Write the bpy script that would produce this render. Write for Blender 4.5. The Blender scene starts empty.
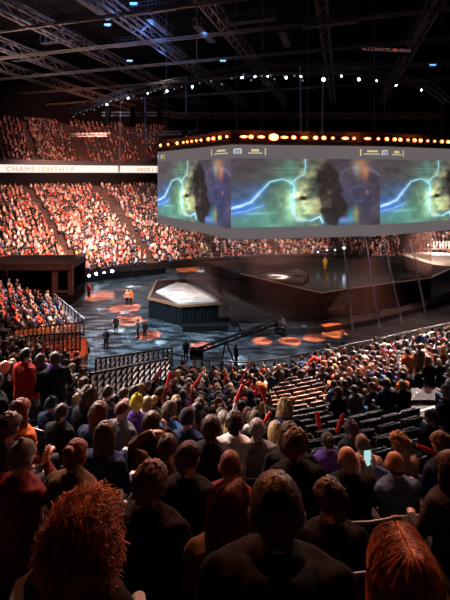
import bpy, math, random
import numpy as np
from mathutils import Vector, Matrix, noise
R = math.radians
rng = random.Random(7)
nrg = np.random.default_rng(7)
C = bpy.context.scene.collection
CAMZ, HY, F = 15.0, 174.0, 400.0

def at(px, py, D):
    """a point of the place from where it shows and how far off it stands"""
    return Vector(((px - 225) / F * D, D, CAMZ - (py - HY) / F * D))
def ground(px, py, z=0.0):
    D = (CAMZ - z) * F / (py - HY)
    return Vector(((px - 225) / F * D, D, z))

# ------------------------------------------------------------------ materials
def nt(name):
    m = bpy.data.materials.new(name); m.use_nodes = True
    t = m.node_tree
    return m, t, t.nodes['Principled BSDF']
def mat(name, col, rough=.7, metal=0., emit=None, es=0., nscale=None, namt=.25, spec=.5, bump=0.):
    m, t, b = nt(name)
    b.inputs['Base Color'].default_value = (*col, 1)
    b.inputs['Roughness'].default_value = rough
    b.inputs['Metallic'].default_value = metal
    b.inputs['Specular IOR Level'].default_value = spec
    if emit:
        b.inputs['Emission Color'].default_value = (*emit, 1); b.inputs['Emission Strength'].default_value = es
    if nscale:
        tc = t.nodes.new('ShaderNodeTexCoord'); n = t.nodes.new('ShaderNodeTexNoise')
        n.inputs['Scale'].default_value = nscale; n.inputs['Detail'].default_value = 5
        r = t.nodes.new('ShaderNodeValToRGB')
        r.color_ramp.elements[0].position = .35; r.color_ramp.elements[1].position = .68
        r.color_ramp.elements[0].color = (*[c * (1 - namt) for c in col], 1)
        r.color_ramp.elements[1].color = (*[min(1, c * (1 + namt)) for c in col], 1)
        t.links.new(tc.outputs['Object'], n.inputs['Vector']); t.links.new(n.outputs['Fac'], r.inputs['Fac'])
        t.links.new(r.outputs['Color'], b.inputs['Base Color'])
        if bump:
            bp = t.nodes.new('ShaderNodeBump'); bp.inputs['Strength'].default_value = bump; bp.inputs['Distance'].default_value = .02
            t.links.new(n.outputs['Fac'], bp.inputs['Height']); t.links.new(bp.outputs['Normal'], b.inputs['Normal'])
    return m
def objmat(name, rough, nscale, lo, hi, spec=.4, stretch=(1, 1, 1), sheen=0., bump=0.):
    """takes each object's own colour and varies it with a fine noise"""
    m, t, b = nt(name)
    oi = t.nodes.new('ShaderNodeObjectInfo'); tc = t.nodes.new('ShaderNodeTexCoord')
    mp = t.nodes.new('ShaderNodeMapping'); mp.inputs['Scale'].default_value = stretch
    n = t.nodes.new('ShaderNodeTexNoise'); n.inputs['Scale'].default_value = nscale; n.inputs['Detail'].default_value = 4
    mr = t.nodes.new('ShaderNodeMapRange'); mr.inputs['From Min'].default_value = .3; mr.inputs['From Max'].default_value = .7
    mr.inputs['To Min'].default_value = lo; mr.inputs['To Max'].default_value = hi
    v = t.nodes.new('ShaderNodeVectorMath'); v.operation = 'SCALE'
    L = t.links.new
    L(tc.outputs['Object'], mp.inputs['Vector']); L(mp.outputs['Vector'], n.inputs['Vector']); L(n.outputs['Fac'], mr.inputs['Value'])
    L(oi.outputs['Color'], v.inputs[0]); L(mr.outputs['Result'], v.inputs['Scale']); L(v.outputs['Vector'], b.inputs['Base Color'])
    b.inputs['Roughness'].default_value = rough; b.inputs['Specular IOR Level'].default_value = spec
    if sheen: b.inputs['Sheen Weight'].default_value = sheen
    if bump:
        bp = t.nodes.new('ShaderNodeBump'); bp.inputs['Strength'].default_value = bump; bp.inputs['Distance'].default_value = .01
        L(n.outputs['Fac'], bp.inputs['Height']); L(bp.outputs['Normal'], b.inputs['Normal'])
    return m
def attrmat(name, rough=.8, emit=0., spec=.3):
    m, t, b = nt(name)
    a = t.nodes.new('ShaderNodeAttribute'); a.attribute_name = 'Col'
    if emit:
        b.inputs['Base Color'].default_value = (.008, .008, .008, 1); b.inputs['Specular IOR Level'].default_value = .05
        t.links.new(a.outputs['Color'], b.inputs['Emission Color']); b.inputs['Emission Strength'].default_value = emit
        b.inputs['Roughness'].default_value = .6
    else:
        t.links.new(a.outputs['Color'], b.inputs['Base Color']); b.inputs['Roughness'].default_value = rough
        b.inputs['Specular IOR Level'].default_value = spec
    return m
def gauze(name, col, alpha):
    m, t, b = nt(name)
    b.inputs['Base Color'].default_value = (*col, 1); b.inputs['Roughness'].default_value = .9
    b.inputs['Specular IOR Level'].default_value = .1
    b.inputs['Alpha'].default_value = alpha
    return m

M = {}
M['skin'] = objmat('skin', .5, 9, .85, 1.1)
M['cloth'] = objmat('woven_cloth', .9, 14, .65, 1.25, .06, bump=.5)
M['hair'] = objmat('hair', .55, 60, .35, 1.6, .35, (1, 1, .18), bump=.6)
M['concrete'] = mat('dark_concrete', (.03, .027, .028), .8, nscale=1.3, namt=.4, spec=.2)
M['brownstep'] = mat('brown_steps', (.045, .022, .016), .8, nscale=1.0, namt=.4)
M['black'] = mat('matt_black', (.007, .006, .007), .9, nscale=4, namt=.4, spec=.08)
M['blackgloss'] = mat('black_gloss', (.012, .009, .01), .18, nscale=.5, namt=.4)
M['blackmetal'] = mat('black_metal', (.02, .02, .022), .45, .6)
M['truss'] = mat('weathered_truss_steel', (.16, .13, .125), .55, .3, nscale=2, namt=.3)
M['rigtruss'] = mat('rig_truss_steel', (.10, .10, .11), .5, .5)
M['nose'] = mat('pale_nosing', (.42, .38, .36), .6, nscale=3)
M['seat'] = mat('black_seat_plastic', (.013, .013, .015), .65, nscale=6)
M['seatrim'] = mat('pale_seat_rim', (.30, .30, .31), .5)
M['curtain'] = mat('black_drape', (.006, .007, .009), .95, nscale=2, spec=.1)
M['maroon'] = mat('dark_maroon_panel', (.06, .022, .018), .6, nscale=.8)
M['rim'] = mat('copper_rim', (.35, .17, .09), .4, .3)
M['white'] = mat('white_top', (.75, .68, .64), .5, nscale=.5, namt=.1)
M['grey'] = mat('grey_screen_casing', (.12, .11, .115), .7)
M['yellow'] = mat('yellow_paint', (.7, .55, .08), .6)
M['gauze'] = gauze('projection_gauze', (.20, .11, .095), .26)
M['red'] = mat('red_inflatable_film', (.75, .03, .03), .3)
M['crowd'] = attrmat('crowd_clothing')
M['video'] = attrmat('video_screen', emit=1.0)
M['amber'] = mat('amber_lamp', (1, .5, .15), .5, emit=(1, .085, .012), es=6)
M['amberhot'] = mat('amber_lamp_hot', (1, .5, .15), .5, emit=(1, .42, .10), es=9)
M['coldlamp'] = mat('cold_lamp', (1, 1, 1), .5, emit=(.72, .86, 1), es=26)
M['bluelamp'] = mat('blue_lamp', (.3, .5, 1), .5, emit=(.1, .3, 1), es=3)
M['ribbon'] = mat('ribbon_screen', (.04, .04, .04), .6, emit=(1, .90, .82), es=1.0)
M['goldtext'] = mat('gold_lettering', (.04, .03, .02), .6, emit=(.62, .36, .10), es=1.)
M['signtext'] = mat('pale_red_lettering', (.6, .3, .3), .5, emit=(.6, .28, .28), es=.28)
M['signred'] = mat('red_sign_mark', (.7, .1, .08), .5, emit=(.8, .08, .05), es=.4)
M['phone'] = mat('phone_glow', (.5, .8, .8), .5, emit=(.5, .85, .85), es=.8)
M['goldlit'] = mat('gold_costume', (.8, .45, .1), .4, nscale=9)
M['denim'] = mat('denim', (.1, .16, .28), .9, nscale=20)

def floor_material():
    m, t, b = nt('arena_floor')
    L = t.links.new; N = t.nodes.new
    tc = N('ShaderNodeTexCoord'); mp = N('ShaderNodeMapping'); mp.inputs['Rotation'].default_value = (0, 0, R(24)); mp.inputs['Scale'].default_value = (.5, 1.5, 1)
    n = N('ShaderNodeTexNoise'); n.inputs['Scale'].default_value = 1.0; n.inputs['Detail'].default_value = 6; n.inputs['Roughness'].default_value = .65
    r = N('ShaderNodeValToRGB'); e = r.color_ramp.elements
    e[0].position = .44; e[0].color = (.006, .008, .011, 1); e[1].position = .62; e[1].color = (.24, .29, .33, 1)  # pale streaks of projected light painted into the floor colour
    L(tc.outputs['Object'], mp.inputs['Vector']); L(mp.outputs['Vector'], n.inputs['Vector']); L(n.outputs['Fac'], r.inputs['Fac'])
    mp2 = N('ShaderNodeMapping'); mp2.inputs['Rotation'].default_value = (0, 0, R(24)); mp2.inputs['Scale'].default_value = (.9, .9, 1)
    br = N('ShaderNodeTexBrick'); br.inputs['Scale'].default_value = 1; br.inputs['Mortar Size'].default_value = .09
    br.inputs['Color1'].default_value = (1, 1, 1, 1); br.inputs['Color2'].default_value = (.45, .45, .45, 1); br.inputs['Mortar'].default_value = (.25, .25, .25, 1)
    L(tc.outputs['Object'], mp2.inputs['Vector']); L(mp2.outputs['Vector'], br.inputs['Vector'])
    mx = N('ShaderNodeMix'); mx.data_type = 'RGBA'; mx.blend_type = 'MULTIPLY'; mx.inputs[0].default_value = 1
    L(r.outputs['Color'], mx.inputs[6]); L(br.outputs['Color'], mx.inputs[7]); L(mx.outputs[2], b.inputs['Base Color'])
    b.inputs['Roughness'].default_value = .38
    return m
M['floor'] = floor_material(); M['rail'] = mat('glow_brown_rail', (.05, .02, .015), .6)  # black rail browned to carry the glow of the amber lamps

# ------------------------------------------------------------------ mesh building
class MB:
    def __init__(s): s.v = []; s.f = []
    def add(s, vs, fs):
        b = len(s.v); s.v += [tuple(v) for v in vs]; s.f += [tuple(b + i for i in f) for f in fs]; return s
    def box(s, c, d, rz=0., mtx=None):
        hx, hy, hz = d[0] / 2, d[1] / 2, d[2] / 2
        vs = [Vector((x, y, z)) for x in (-hx, hx) for y in (-hy, hy) for z in (-hz, hz)]
        m = mtx if mtx is not None else Matrix.Translation(Vector(c)) @ Matrix.Rotation(rz, 4, 'Z')
        return s.add([m @ v for v in vs], [(0, 1, 3, 2), (4, 6, 7, 5), (0, 4, 5, 1), (2, 3, 7, 6), (0, 2, 6, 4), (1, 5, 7, 3)])
    def beam(s, a, b, w, h=None):
        a, b = Vector(a), Vector(b); d = b - a; h = h or w
        q = d.to_track_quat('Y', 'Z').to_matrix().to_4x4()
        return s.box(None, (w, d.length, h), mtx=Matrix.Translation((a + b) / 2) @ q)
    def tube(s, pts, rad, n=10, flat=1., cap=True):
        pts = [Vector(p) for p in pts]
        if not isinstance(rad, (list, tuple)): rad = [rad] * len(pts)
        pp, rr = list(pts), list(rad)
        if cap:
            d0 = (pts[0] - pts[1]).normalized(); d1 = (pts[-1] - pts[-2]).normalized()
            pp = [pts[0] + d0 * rad[0] * .8, pts[0] + d0 * rad[0] * .5] + pts + [pts[-1] + d1 * rad[-1] * .5, pts[-1] + d1 * rad[-1] * .8]
            rr = [rad[0] * .35, rad[0] * .8] + list(rad) + [rad[-1] * .8, rad[-1] * .35]
        vs = []
        ref = Vector((0, 0, 1))
        for i, p in enumerate(pp):
            t = (pp[min(i + 1, len(pp) - 1)] - pp[max(i - 1, 0)]).normalized()
            u = t.cross(ref)
            if u.length < .1: u = t.cross(Vector((0, 1, 0)))
            u.normalize(); w = u.cross(t)
            for k in range(n):
                a = 2 * math.pi * k / n
                vs.append(p + u * math.cos(a) * rr[i] + w * math.sin(a) * rr[i] * flat)
        fs = [(i * n + k, i * n + (k + 1) % n, (i + 1) * n + (k + 1) % n, (i + 1) * n + k) for i in range(len(pp) - 1) for k in range(n)]
        fs += [tuple(reversed(range(n))), tuple(range((len(pp) - 1) * n, len(pp) * n))]
        return s.add(vs, fs)
    def loft(s, rings, n=18):
        vs = []
        for (cx, cy, cz, rx, ry) in rings:
            for k in range(n):
                a = 2 * math.pi * k / n; ca, sa = math.cos(a), math.sin(a)
                vs.append((cx + rx * math.copysign(abs(ca) ** .85, ca), cy + ry * math.copysign(abs(sa) ** .85, sa), cz))
        m = len(rings)
        fs = [(i * n + k, i * n + (k + 1) % n, (i + 1) * n + (k + 1) % n, (i + 1) * n + k) for i in range(m - 1) for k in range(n)]
        fs += [tuple(reversed(range(n))), tuple(range((m - 1) * n, m * n))]
        return s.add(vs, fs)
    def ball(s, c, r, nu=20, nv=14, fn=None, mtx=None):
        c = Vector(c); r = r if isinstance(r, (tuple, list)) else (r, r, r)
        vs = []
        for j in range(nv + 1):
            th = math.pi * j / nv
            for i in range(nu):
                ph = 2 * math.pi * i / nu
                d = Vector((math.sin(th) * math.cos(ph), math.sin(th) * math.sin(ph), math.cos(th)))
                p = fn(d) if fn else Vector((d.x * r[0], d.y * r[1], d.z * r[2]))
                if mtx is not None: p = mtx @ p
                vs.append(c + p)
        fs = [(j * nu + i, (j + 1) * nu + i, (j + 1) * nu + (i + 1) % nu, j * nu + (i + 1) % nu) for j in range(nv) for i in range(nu)]
        return s.add(vs, fs)
    def prism(s, poly, z0, z1):
        n = len(poly)
        vs = [(x, y, z0) for x, y in poly] + [(x, y, z1) for x, y in poly]
        return s.add(vs, [tuple(reversed(range(n))), tuple(range(n, 2 * n))] + [(i, (i + 1) % n, n + (i + 1) % n, n + i) for i in range(n)])
    def mesh(s, name, m=None, smooth=False):
        me = bpy.data.meshes.new(name); me.from_pydata(s.v, [], s.f); me.validate(); me.update()
        if m: me.materials.append(m)
        if smooth: me.shade_smooth()
        return me
    def obj(s, name, m, parent=None, smooth=False):
        return link(name, s.mesh(name, m, smooth), parent)
def link(name, me, parent=None):
    o = bpy.data.objects.new(name, me); C.objects.link(o)
    if parent is not None: o.parent = parent
    return o
def empty(name, loc=(0, 0, 0), rz=0.):
    o = bpy.data.objects.new(name, None); C.objects.link(o); o.location = loc; o.rotation_euler = (0, 0, rz); return o
def tag(o, label, cat, group=None):
    o['label'] = label; o['category'] = cat
    if group: o['group'] = group
    return o
def struct(o): o['kind'] = 'structure'; return o
def stuff(o, label, cat): o['kind'] = 'stuff'; o['label'] = label; o['category'] = cat; return o
def copy_tree(o, parent=None):
    c = o.copy(); C.objects.link(c)
    if parent is not None: c.parent = parent
    for ch in list(o.children): copy_tree(ch, c)
    return c
def remesh(mb, name, m, vox, smooth=3, bump=0., bs=8.):
    me = mb.mesh('tmp'); o = bpy.data.objects.new('tmp', me); C.objects.link(o)
    r = o.modifiers.new('r', 'REMESH'); r.mode = 'VOXEL'; r.voxel_size = vox
    if smooth:
        s = o.modifiers.new('s', 'SMOOTH'); s.factor = .5; s.iterations = smooth
    dg = bpy.context.evaluated_depsgraph_get(); dg.update()
    out = bpy.data.meshes.new_from_object(o.evaluated_get(dg)); out.name = name
    bpy.data.objects.remove(o)
    out.materials.clear(); out.materials.append(m)
    if bump:
        for v in out.vertices:
            p = v.co
            q = noise.noise(Vector((p.x * bs, p.y * bs, p.z * bs * .6))) + .5 * noise.noise(p * bs * 2.3)
            v.co = p + v.normal * q * bump
    out.shade_smooth()
    return out
def joined(a, mb):
    """mesh a plus the loose geometry of mb, in one mesh"""
    vs = [tuple(v.co) for v in a.vertices]; fs = [tuple(p.vertices) for p in a.polygons]; b = len(vs)
    me = bpy.data.meshes.new(a.name); me.from_pydata(vs + mb.v, [], fs + [tuple(i + b for i in f) for f in mb.f])
    me.materials.append(a.materials[0]); me.shade_smooth(); return me

# ------------------------------------------------------------------ people
def head_fn(yaw, pitch):
    def fn(d):
        x, y, z = math.copysign(abs(d.x) ** .88, d.x) * .082, d.y * .098, d.z * .114
        if d.z < 0:
            x *= 1 + .30 * d.z; y *= 1 + (.10 if d.y > 0 else .26) * d.z
        if d.y > 0: y *= .93
        if d.y < 0 and d.z > -.2: y *= 1.05
        nose = math.exp(-((d.x / .16) ** 2)) * math.exp(-(((d.z + .12) / .2) ** 2)) if d.y > 0 else 0
        y += nose * .022
        brow = math.exp(-(((d.z - .18) / .12) ** 2)) * (1 if d.y > .5 else 0); y += brow * .004
        chin = math.exp(-(((d.z + .85) / .15) ** 2)) * math.exp(-((d.x / .25) ** 2)) * (1 if d.y > 0 else 0); y += chin * .012
        return Vector((x, y, z))
    return fn, Matrix.Rotation(R(yaw), 4, 'Z') @ Matrix.Rotation(R(-pitch), 4, 'X')
def hand(mb, w, d, up, curl=.6, side=1):
    """palm with four fingers of unequal length and a thumb at its side; w wrist, d direction"""
    d = Vector(d).normalized(); up = Vector(up); u = d.cross(up).normalized(); n = u.cross(d).normalized(); w = Vector(w)
    mb.tube([w - d * .01, w + d * .03, w + d * .085], [.021, .031, .033], 10, .5)
    for k, ln in enumerate((.062, .074, .070, .054)):
        b = w + d * .078 + u * (k - 1.5) * .017
        c1 = b + (d * math.cos(curl * .5) + n * -math.sin(curl * .5)) * ln * .45
        c2 = c1 + (d * math.cos(curl) + n * -math.sin(curl)) * ln * .33
        c3 = c2 + (d * math.cos(curl * 1.6) + n * -math.sin(curl * 1.6)) * ln * .27
        mb.tube([b, c1, c2, c3], [.0088, .0085, .0078, .0065], 7)
    b = w + d * .025 - u * .024 * side
    c1 = b + (d * .6 - u * .6 * side - n * .3).normalized() * .035
    mb.tube([b, c1, c1 + (d * .9 - u * .1 * side - n * .3).normalized() * .03], [.012, .0105, .008], 7)
SIT = dict(stand=False)
def pose(kind):
    """joints of each pose: elbows, wrists, hand directions"""
    P = dict(stand=False, lean=.06, yaw=0, pitch=0, el=[(-.24, .07, .75), (.24, .07, .75)], wr=[(-.15, .30, .66), (.15, .30, .66)],
             hd=[(.5, .8, -.2), (-.5, .8, -.2)], hu=[(0, 0, 1), (0, 0, 1)], curl=.7)
    if kind == 'turn_left': P.update(yaw=32)
    if kind == 'turn_right': P.update(yaw=-34, pitch=6)
    if kind == 'lean': P.update(lean=.28, pitch=-8, el=[(-.22, .33, .70), (.22, .33, .70)], wr=[(-.06, .50, .78), (.06, .50, .78)], hd=[(.3, .6, .5), (-.3, .6, .5)])
    if kind == 'phone': P.update(el=[(-.28, .18, .82), (.20, .22, .82)], wr=[(-.20, .33, .95), (-.04, .34, .95)], hd=[(.25, .1, 1), (-.25, .1, 1)], hu=[(0, -1, 0), (0, -1, 0)], curl=1.0)
    if kind == 'face_hand': P.update(pitch=6, yaw=-12, el=[(-.27, .07, .75), (.25, .24, .86)], wr=[(-.15, .30, .66), (.115, .15, 1.10)], hd=[(.5, .8, -.2), (-.3, -.1, 1)], hu=[(0, 0, 1), (1, .4, 0)])
    if kind == 'cheer': P.update(pitch=8, el=[(-.34, .14, 1.10), (.34, .14, 1.10)], wr=[(-.30, .24, 1.36), (.30, .24, 1.36)], hd=[(.1, .2, 1), (-.1, .2, 1)], hu=[(0, -1, 0), (0, -1, 0)], curl=1.5)
    if kind == 'arm_up': P.update(el=[(-.36, .0, 1.20), (.27, .07, .75)], wr=[(-.14, -.02, 1.38), (.15, .30, .66)], hd=[(1, .05, .05), (-.5, .8, -.2)], hu=[(0, 0, 1), (0, 0, 1)])
    if kind in ('stand', 'stand_down', 'stand_turn'):
        P.update(stand=True, lean=0, el=[(-.26, -.02, 1.12), (.26, -.02, 1.12)], wr=[(-.25, .08, .88), (.25, .08, .88)], hd=[(0, .15, -1), (0, .15, -1)], hu=[(0, 1, 0), (0, 1, 0)])
    if kind == 'stand_down': P.update(pitch=-26, yaw=28, el=[(-.27, .06, 1.12), (.27, .06, 1.12)], wr=[(-.13, .28, 1.14), (.12, .28, 1.12)], hd=[(.3, .5, .6), (-.3, .5, .6)], hu=[(0, -1, 0), (0, -1, 0)])
    if kind == 'stand_turn': P.update(yaw=-30)
    return P
def figure(kind):
    P = pose(kind); st = P['stand']; L = P['lean']
    z0 = .92 if st else .50                                     # hip height
    dz = 0 if not st else .40                                   # sitting torso raised
    def T(z): return (z - .5) * L * 1.2 if not st else 0.
    tor = [(.46, .165, .125), (.56, .170, .125), (.70, .150, .112), (.84, .168, .122), (.95, .185, .12), (1.01, .185, .105), (1.045, .145, .088), (1.075, .085, .07)]
    body, top, low, shoes, hands = MB(), MB(), MB(), MB(), MB()
    body.loft([(0, T(z), z + dz, rx * .84, ry * .84) for z, rx, ry in tor[:-1]])
    top.loft([(0, T(z), z + dz, rx * 1.10 + .012, ry * 1.10 + .012) for z, rx, ry in tor[:-1]] + [(0, T(1.07), 1.07 + dz, .095, .085), (0, T(1.1), 1.105 + dz, .074, .07)])
    hc = Vector((0, T(1.2) + .025, 1.20 + dz))
    body.tube([(0, T(1.0), 1.0 + dz), (0, T(1.12), 1.11 + dz), hc + Vector((0, -.005, -.03))], [.062, .056, .055], 14)
    fn, mt = head_fn(P['yaw'], P['pitch'])
    body.ball(hc, 1, 28, 20, fn, mt)
    for sx in (-1, 1):
        body.ball(hc + mt @ Vector((sx * .085, -.008, -.01)), (.012, .022, .033), 8, 8, mtx=mt)
    for i, sx in enumerate((-1, 1)):
        off = Vector((0, T(.95), 0))
        sh = Vector((sx * .175, T(1.0), .985 + dz)); e = Vector(P['el'][i]) + (off if not st else Vector()); w = Vector(P['wr'][i]) + (off if not st else Vector())
        body.tube([sh, (sh + e) / 2, e, (e + w) / 2, w], [.048, .046, .038, .034, .024], 12)
        body.ball(sh, .048, 10, 8)
        top.tube([sh, (sh * .5 + e * .5), e, e * .45 + w * .55, w * .93 + e * .07], [.066, .062, .052, .048, .038], 14)
        top.ball(sh + Vector((0, 0, -.004)), (.078, .074, .068), 14, 10)
        hand(hands, w, P['hd'][i], P['hu'][i], P['curl'], sx)
        hip = Vector((sx * .09, T(.5), z0))
        if st:
            kn = Vector((sx * .10, .015, .50)); an = Vector((sx * .115, -.01, .09))
        else:
            kn = Vector((sx * .12, .43, .50)); an = Vector((sx * .13, .44 if sx > 0 else .40, .09))
        body.tube([hip, (hip + kn) / 2, kn, kn * .6 + an * .4, an], [.082, .072, .052, .052, .034], 12)
        low.tube([hip, (hip + kn) / 2, kn, kn * .6 + an * .4, an + Vector((0, 0, .0))], [.102, .09, .068, .064, .055], 14)
        shoes.tube([an + Vector((0, -.03, -.04)), an + Vector((0, .06, -.045)), an + Vector((0, .17, -.052))], [.044, .042, .034], 10, .85)
    low.loft([(0, T(.5), z0 - .075, .15, .11), (0, T(.5), z0, .175, .135), (0, T(.5), z0 + .07, .168, .128)])
    out = dict(
        body=joined(remesh(body, 'person', M['skin'], .0105, 2), hands),
        top=remesh(top, 'jacket', M['cloth'], .013, 2, .009, 9.),
        low=remesh(low, 'trousers', M['cloth'], .016, 2, .006, 8.),
        shoes=shoes.mesh('shoes', M['black'], True),
        hood=None, hc=hc, mt=mt, stand=st)
    hd = MB(); hd.tube([(-.10, T(1.05) - .02, 1.05 + dz), (-.07, T(1.05) - .10, 1.045 + dz), (0, T(1.05) - .125, 1.03 + dz), (.07, T(1.05) - .10, 1.045 + dz), (.10, T(1.05) - .02, 1.05 + dz)], [.03, .045, .06, .045, .03], 10)
    out['hood'] = remesh(hd, 'hood', M['cloth'], .012, 3, .005)
    return out
POSES = ['sit', 'turn_left', 'turn_right', 'lean', 'phone', 'face_hand', 'cheer', 'arm_up', 'stand', 'stand_down', 'stand_turn']
FIG = {k: figure(k) for k in POSES}

def hair_mesh(kind, strands=0, seed=0):
    r = random.Random(seed); mb = MB()
    base, _ = head_fn(0, 0)
    def shell(thick, nape, drop=0., flare=0., rough=.006, face=.30):
        def fn(d):
            p = base(d)
            m = 1.0
            if d.y > .25 and d.z < face: m = 0                       # the face
            elif d.y > .1 and d.z < face: m = (.25 - d.y) / .15
            if not drop and d.z < nape: m = 0
            if not drop and d.z < -.12 and abs(d.x) > .55: m = 0
            q = noise.noise(Vector((d.x * 5 + seed, d.y * 5, d.z * 5))) + .6 * noise.noise(Vector((d.x * 13, d.y * 13 + seed, d.z * 13)))
            p = p * (.93 + .07 * m) + d * m * (thick + rough * q)
            if drop and d.z < 0 and d.y < .25:
                p.z = p.z * (1 + drop * 1.0) ; k = -d.z
                p.x = d.x * (.085 + thick) * (1 - .15 * k) * (1 + flare * k) if abs(d.z) < .97 else p.x
                if abs(d.z) > .5: p.x += math.copysign(.02 * (1 - (1 - k) * 2) * flare, d.x); 
                p.y = min(p.y, .02) - .02 * k
            return p
        return fn
    if kind == 'short': mb.ball((0, 0, 0), 1, 30, 22, shell(.020, -.55))
    elif kind == 'crop': mb.ball((0, 0, 0), 1, 30, 22, shell(.005, -.40, rough=.002))
    elif kind == 'messy': mb.ball((0, 0, 0), 1, 36, 26, shell(.032, -.55, rough=.018))
    elif kind == 'curly': mb.ball((0, 0, 0), 1, 44, 32, shell(.045, -.6, drop=.35, flare=.35, rough=.03))
    elif kind == 'bob': mb.ball((0, 0, 0), 1, 34, 26, shell(.026, -.6, drop=.75, flare=.25, rough=.008))
    elif kind == 'long': mb.ball((0, 0, 0), 1, 34, 28, shell(.024, -.6, drop=2.1, flare=.12, rough=.010))
    elif kind == 'fringe':                                          # balding: a band round the back
        def fn(d):
            p = base(d)
            m = 1 if (d.z < -.02 and d.z > -.6 and d.y < .2) else 0
            return p * (.93 + .07 * m) + d * m * (.003)
        mb.ball((0, 0, 0), 1, 30, 26, fn)
    elif kind == 'bun':
        mb.ball((0, 0, 0), 1, 30, 22, shell(.014, -.5)); mb.ball((0, -.09, .085), (.048, .045, .045), 14, 10)
    elif kind == 'tail':
        mb.ball((0, 0, 0), 1, 30, 22, shell(.013, -.45)); mb.tube([(0, -.10, .03), (0, -.155, .0), (0, -.165, -.10), (0, -.145, -.24)], [.018, .034, .034, .010], 10)
    me = mb.mesh('hair', M['hair'], True)
    if strands:
        sb = MB(); part = kind in ('bob', 'long')
        for k in range(strands):
            ph = r.uniform(math.pi * .92, math.pi * 2.08) if part else r.uniform(0, 2 * math.pi)
            dx, dy = math.cos(ph), math.sin(ph)
            t = .033 + r.uniform(-.006, .008) if part else .045 + r.uniform(-.012, .03)
            pts = []; x0 = (.006 if dx > 0 else -.006); y0 = r.uniform(-.05, .07)
            n = 9 if part else 8
            Lz = {'bob': .20, 'long': .40}.get(kind, .12)
            for i in range(n):
                s = i / (n - 1)
                if part:
                    th = min(1., s * 1.7) * math.pi / 2
                    x = x0 * (1 - s) + dx * (.077 + t) * math.sin(th); y = y0 * math.cos(th) + dy * (.096 + t) * math.sin(th)
                    z = (.118 + t) * math.cos(th) - max(0, s - .59) * Lz / .41
                    fl = 1 + .10 * max(0, s - .5); x *= fl; y *= 1
                    pts.append(Vector((x, y, z)))
                else:
                    a0 = r.random() if i == 0 else a0
                    th = (.05 + a0 * .9) * math.pi * .62 + s * .55
                    rad = 1 + .02 * i
                    x = dx * (.08 + t) * math.sin(th) * rad; y = dy * (.098 + t) * math.sin(th) * rad
                    z = (.12 + t) * math.cos(th)
                    if z < 0: z *= 1.5
                    w = .014
                    pts.append(Vector((x + math.sin(i * 2.0 + k) * w, y + math.cos(i * 2.0 + k * 1.7) * w, z + math.sin(i * 2.3 + k * .7) * w)))
            if not part and dy > .3 and pts[-1].z < .05: continue
            sb.tube(pts, [.0013] * (n - 1) + [.0006], 3, cap=False)
        me = joined(me, sb)
    return me
HAIR = {k: hair_mesh(k, 0, i) for i, k in enumerate(['short', 'crop', 'messy', 'curly', 'bob', 'long', 'fringe', 'bun', 'tail'])}
def hat_mesh(kind):
    mb = MB(); base, _ = head_fn(0, 0)
    def fn(d):
        p = base(d); m = 1 if d.z > (-.05 if d.y < .2 else .25) else 0
        p = p * (.92 + .08 * m) + d * m * .018
        if kind == 'knit_hat' and d.z > .6: p.z += .015
        return p
    mb.ball((0, 0, 0), 1, 30, 22, fn)
    if kind == 'knit_hat': mb.ball((0, -.01, .152), .022, 10, 8)
    if kind == 'cap': mb.tube([(0, .09, .045), (0, .14, .04), (0, .175, .032)], [.06, .062, .05], 14, .12)
    return mb.mesh(kind, M['cloth'], True)
HAT = {k: hat_mesh(k) for k in ('knit_hat', 'cap')}

SKINS = [(.52, .30, .21), (.45, .25, .17), (.58, .36, .27), (.30, .16, .10), (.16, .08, .05)]
HAIRC = {'black': (.012, .009, .008), 'dark brown': (.035, .018, .011), 'brown': (.09, .042, .022), 'auburn': (.17, .04, .015), 'red': (.40, .13, .045), 'blond': (.42, .25, .11), 'grey': (.28, .26, .25)}
TOPC = {'black': (.012, .012, .013), 'charcoal': (.04, .04, .045), 'grey': (.17, .165, .17), 'navy': (.015, .025, .06), 'white': (.6, .57, .55), 'red': (.42, .03, .02), 'maroon': (.12, .02, .02), 'blue': (.05, .12, .32), 'beige': (.35, .26, .18), 'yellow': (.6, .42, .05), 'green': (.05, .12, .07), 'purple': (.09, .04, .20), 'denim': (.09, .17, .36), 'brown': (.10, .055, .03), 'orange': (.5, .13, .03), 'pink': (.5, .2, .2)}
people = []
def person(loc, rz, kind='sit', hair='short', hcol='brown', top='black', label='', group=None, scale=1., skin=0, hood=False, hat=None, hatc='grey', low='charcoal', hairmesh=None, wide=1., hairwide=1.):
    f = FIG[kind]
    o = link('person', f['body']); o.location = loc; o.rotation_euler = (0, 0, rz); o.scale = (scale * wide, scale, scale)
    o.color = (*SKINS[skin], 1)
    t = link('jacket' if not top in ('white', 'yellow') else 'shirt', f['top'], o); t.color = (*TOPC[top], 1)
    l = link('trousers', f['low'], o); l.color = (*TOPC[low], 1)
    link('shoes', f['shoes'], o)
    e = f['mt'].to_euler()
    if hair:
        h = link('hair', hairmesh or HAIR[hair], o); h.location = f['hc']; h.rotation_euler = e; h.color = (*HAIRC[hcol], 1)
        h.scale = (hairwide / wide, hairwide, 1 + (hairwide - 1) * .5)
    if hat:
        h = link(hat, HAT[hat], o); h.location = f['hc']; h.rotation_euler = e; h.color = (*TOPC[hatc], 1)
    if hood:
        h = link('hood', f['hood'], o); h.color = (*TOPC[top], 1)
    tag(o, label, 'person', group); people.append(o)
    return o

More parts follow.
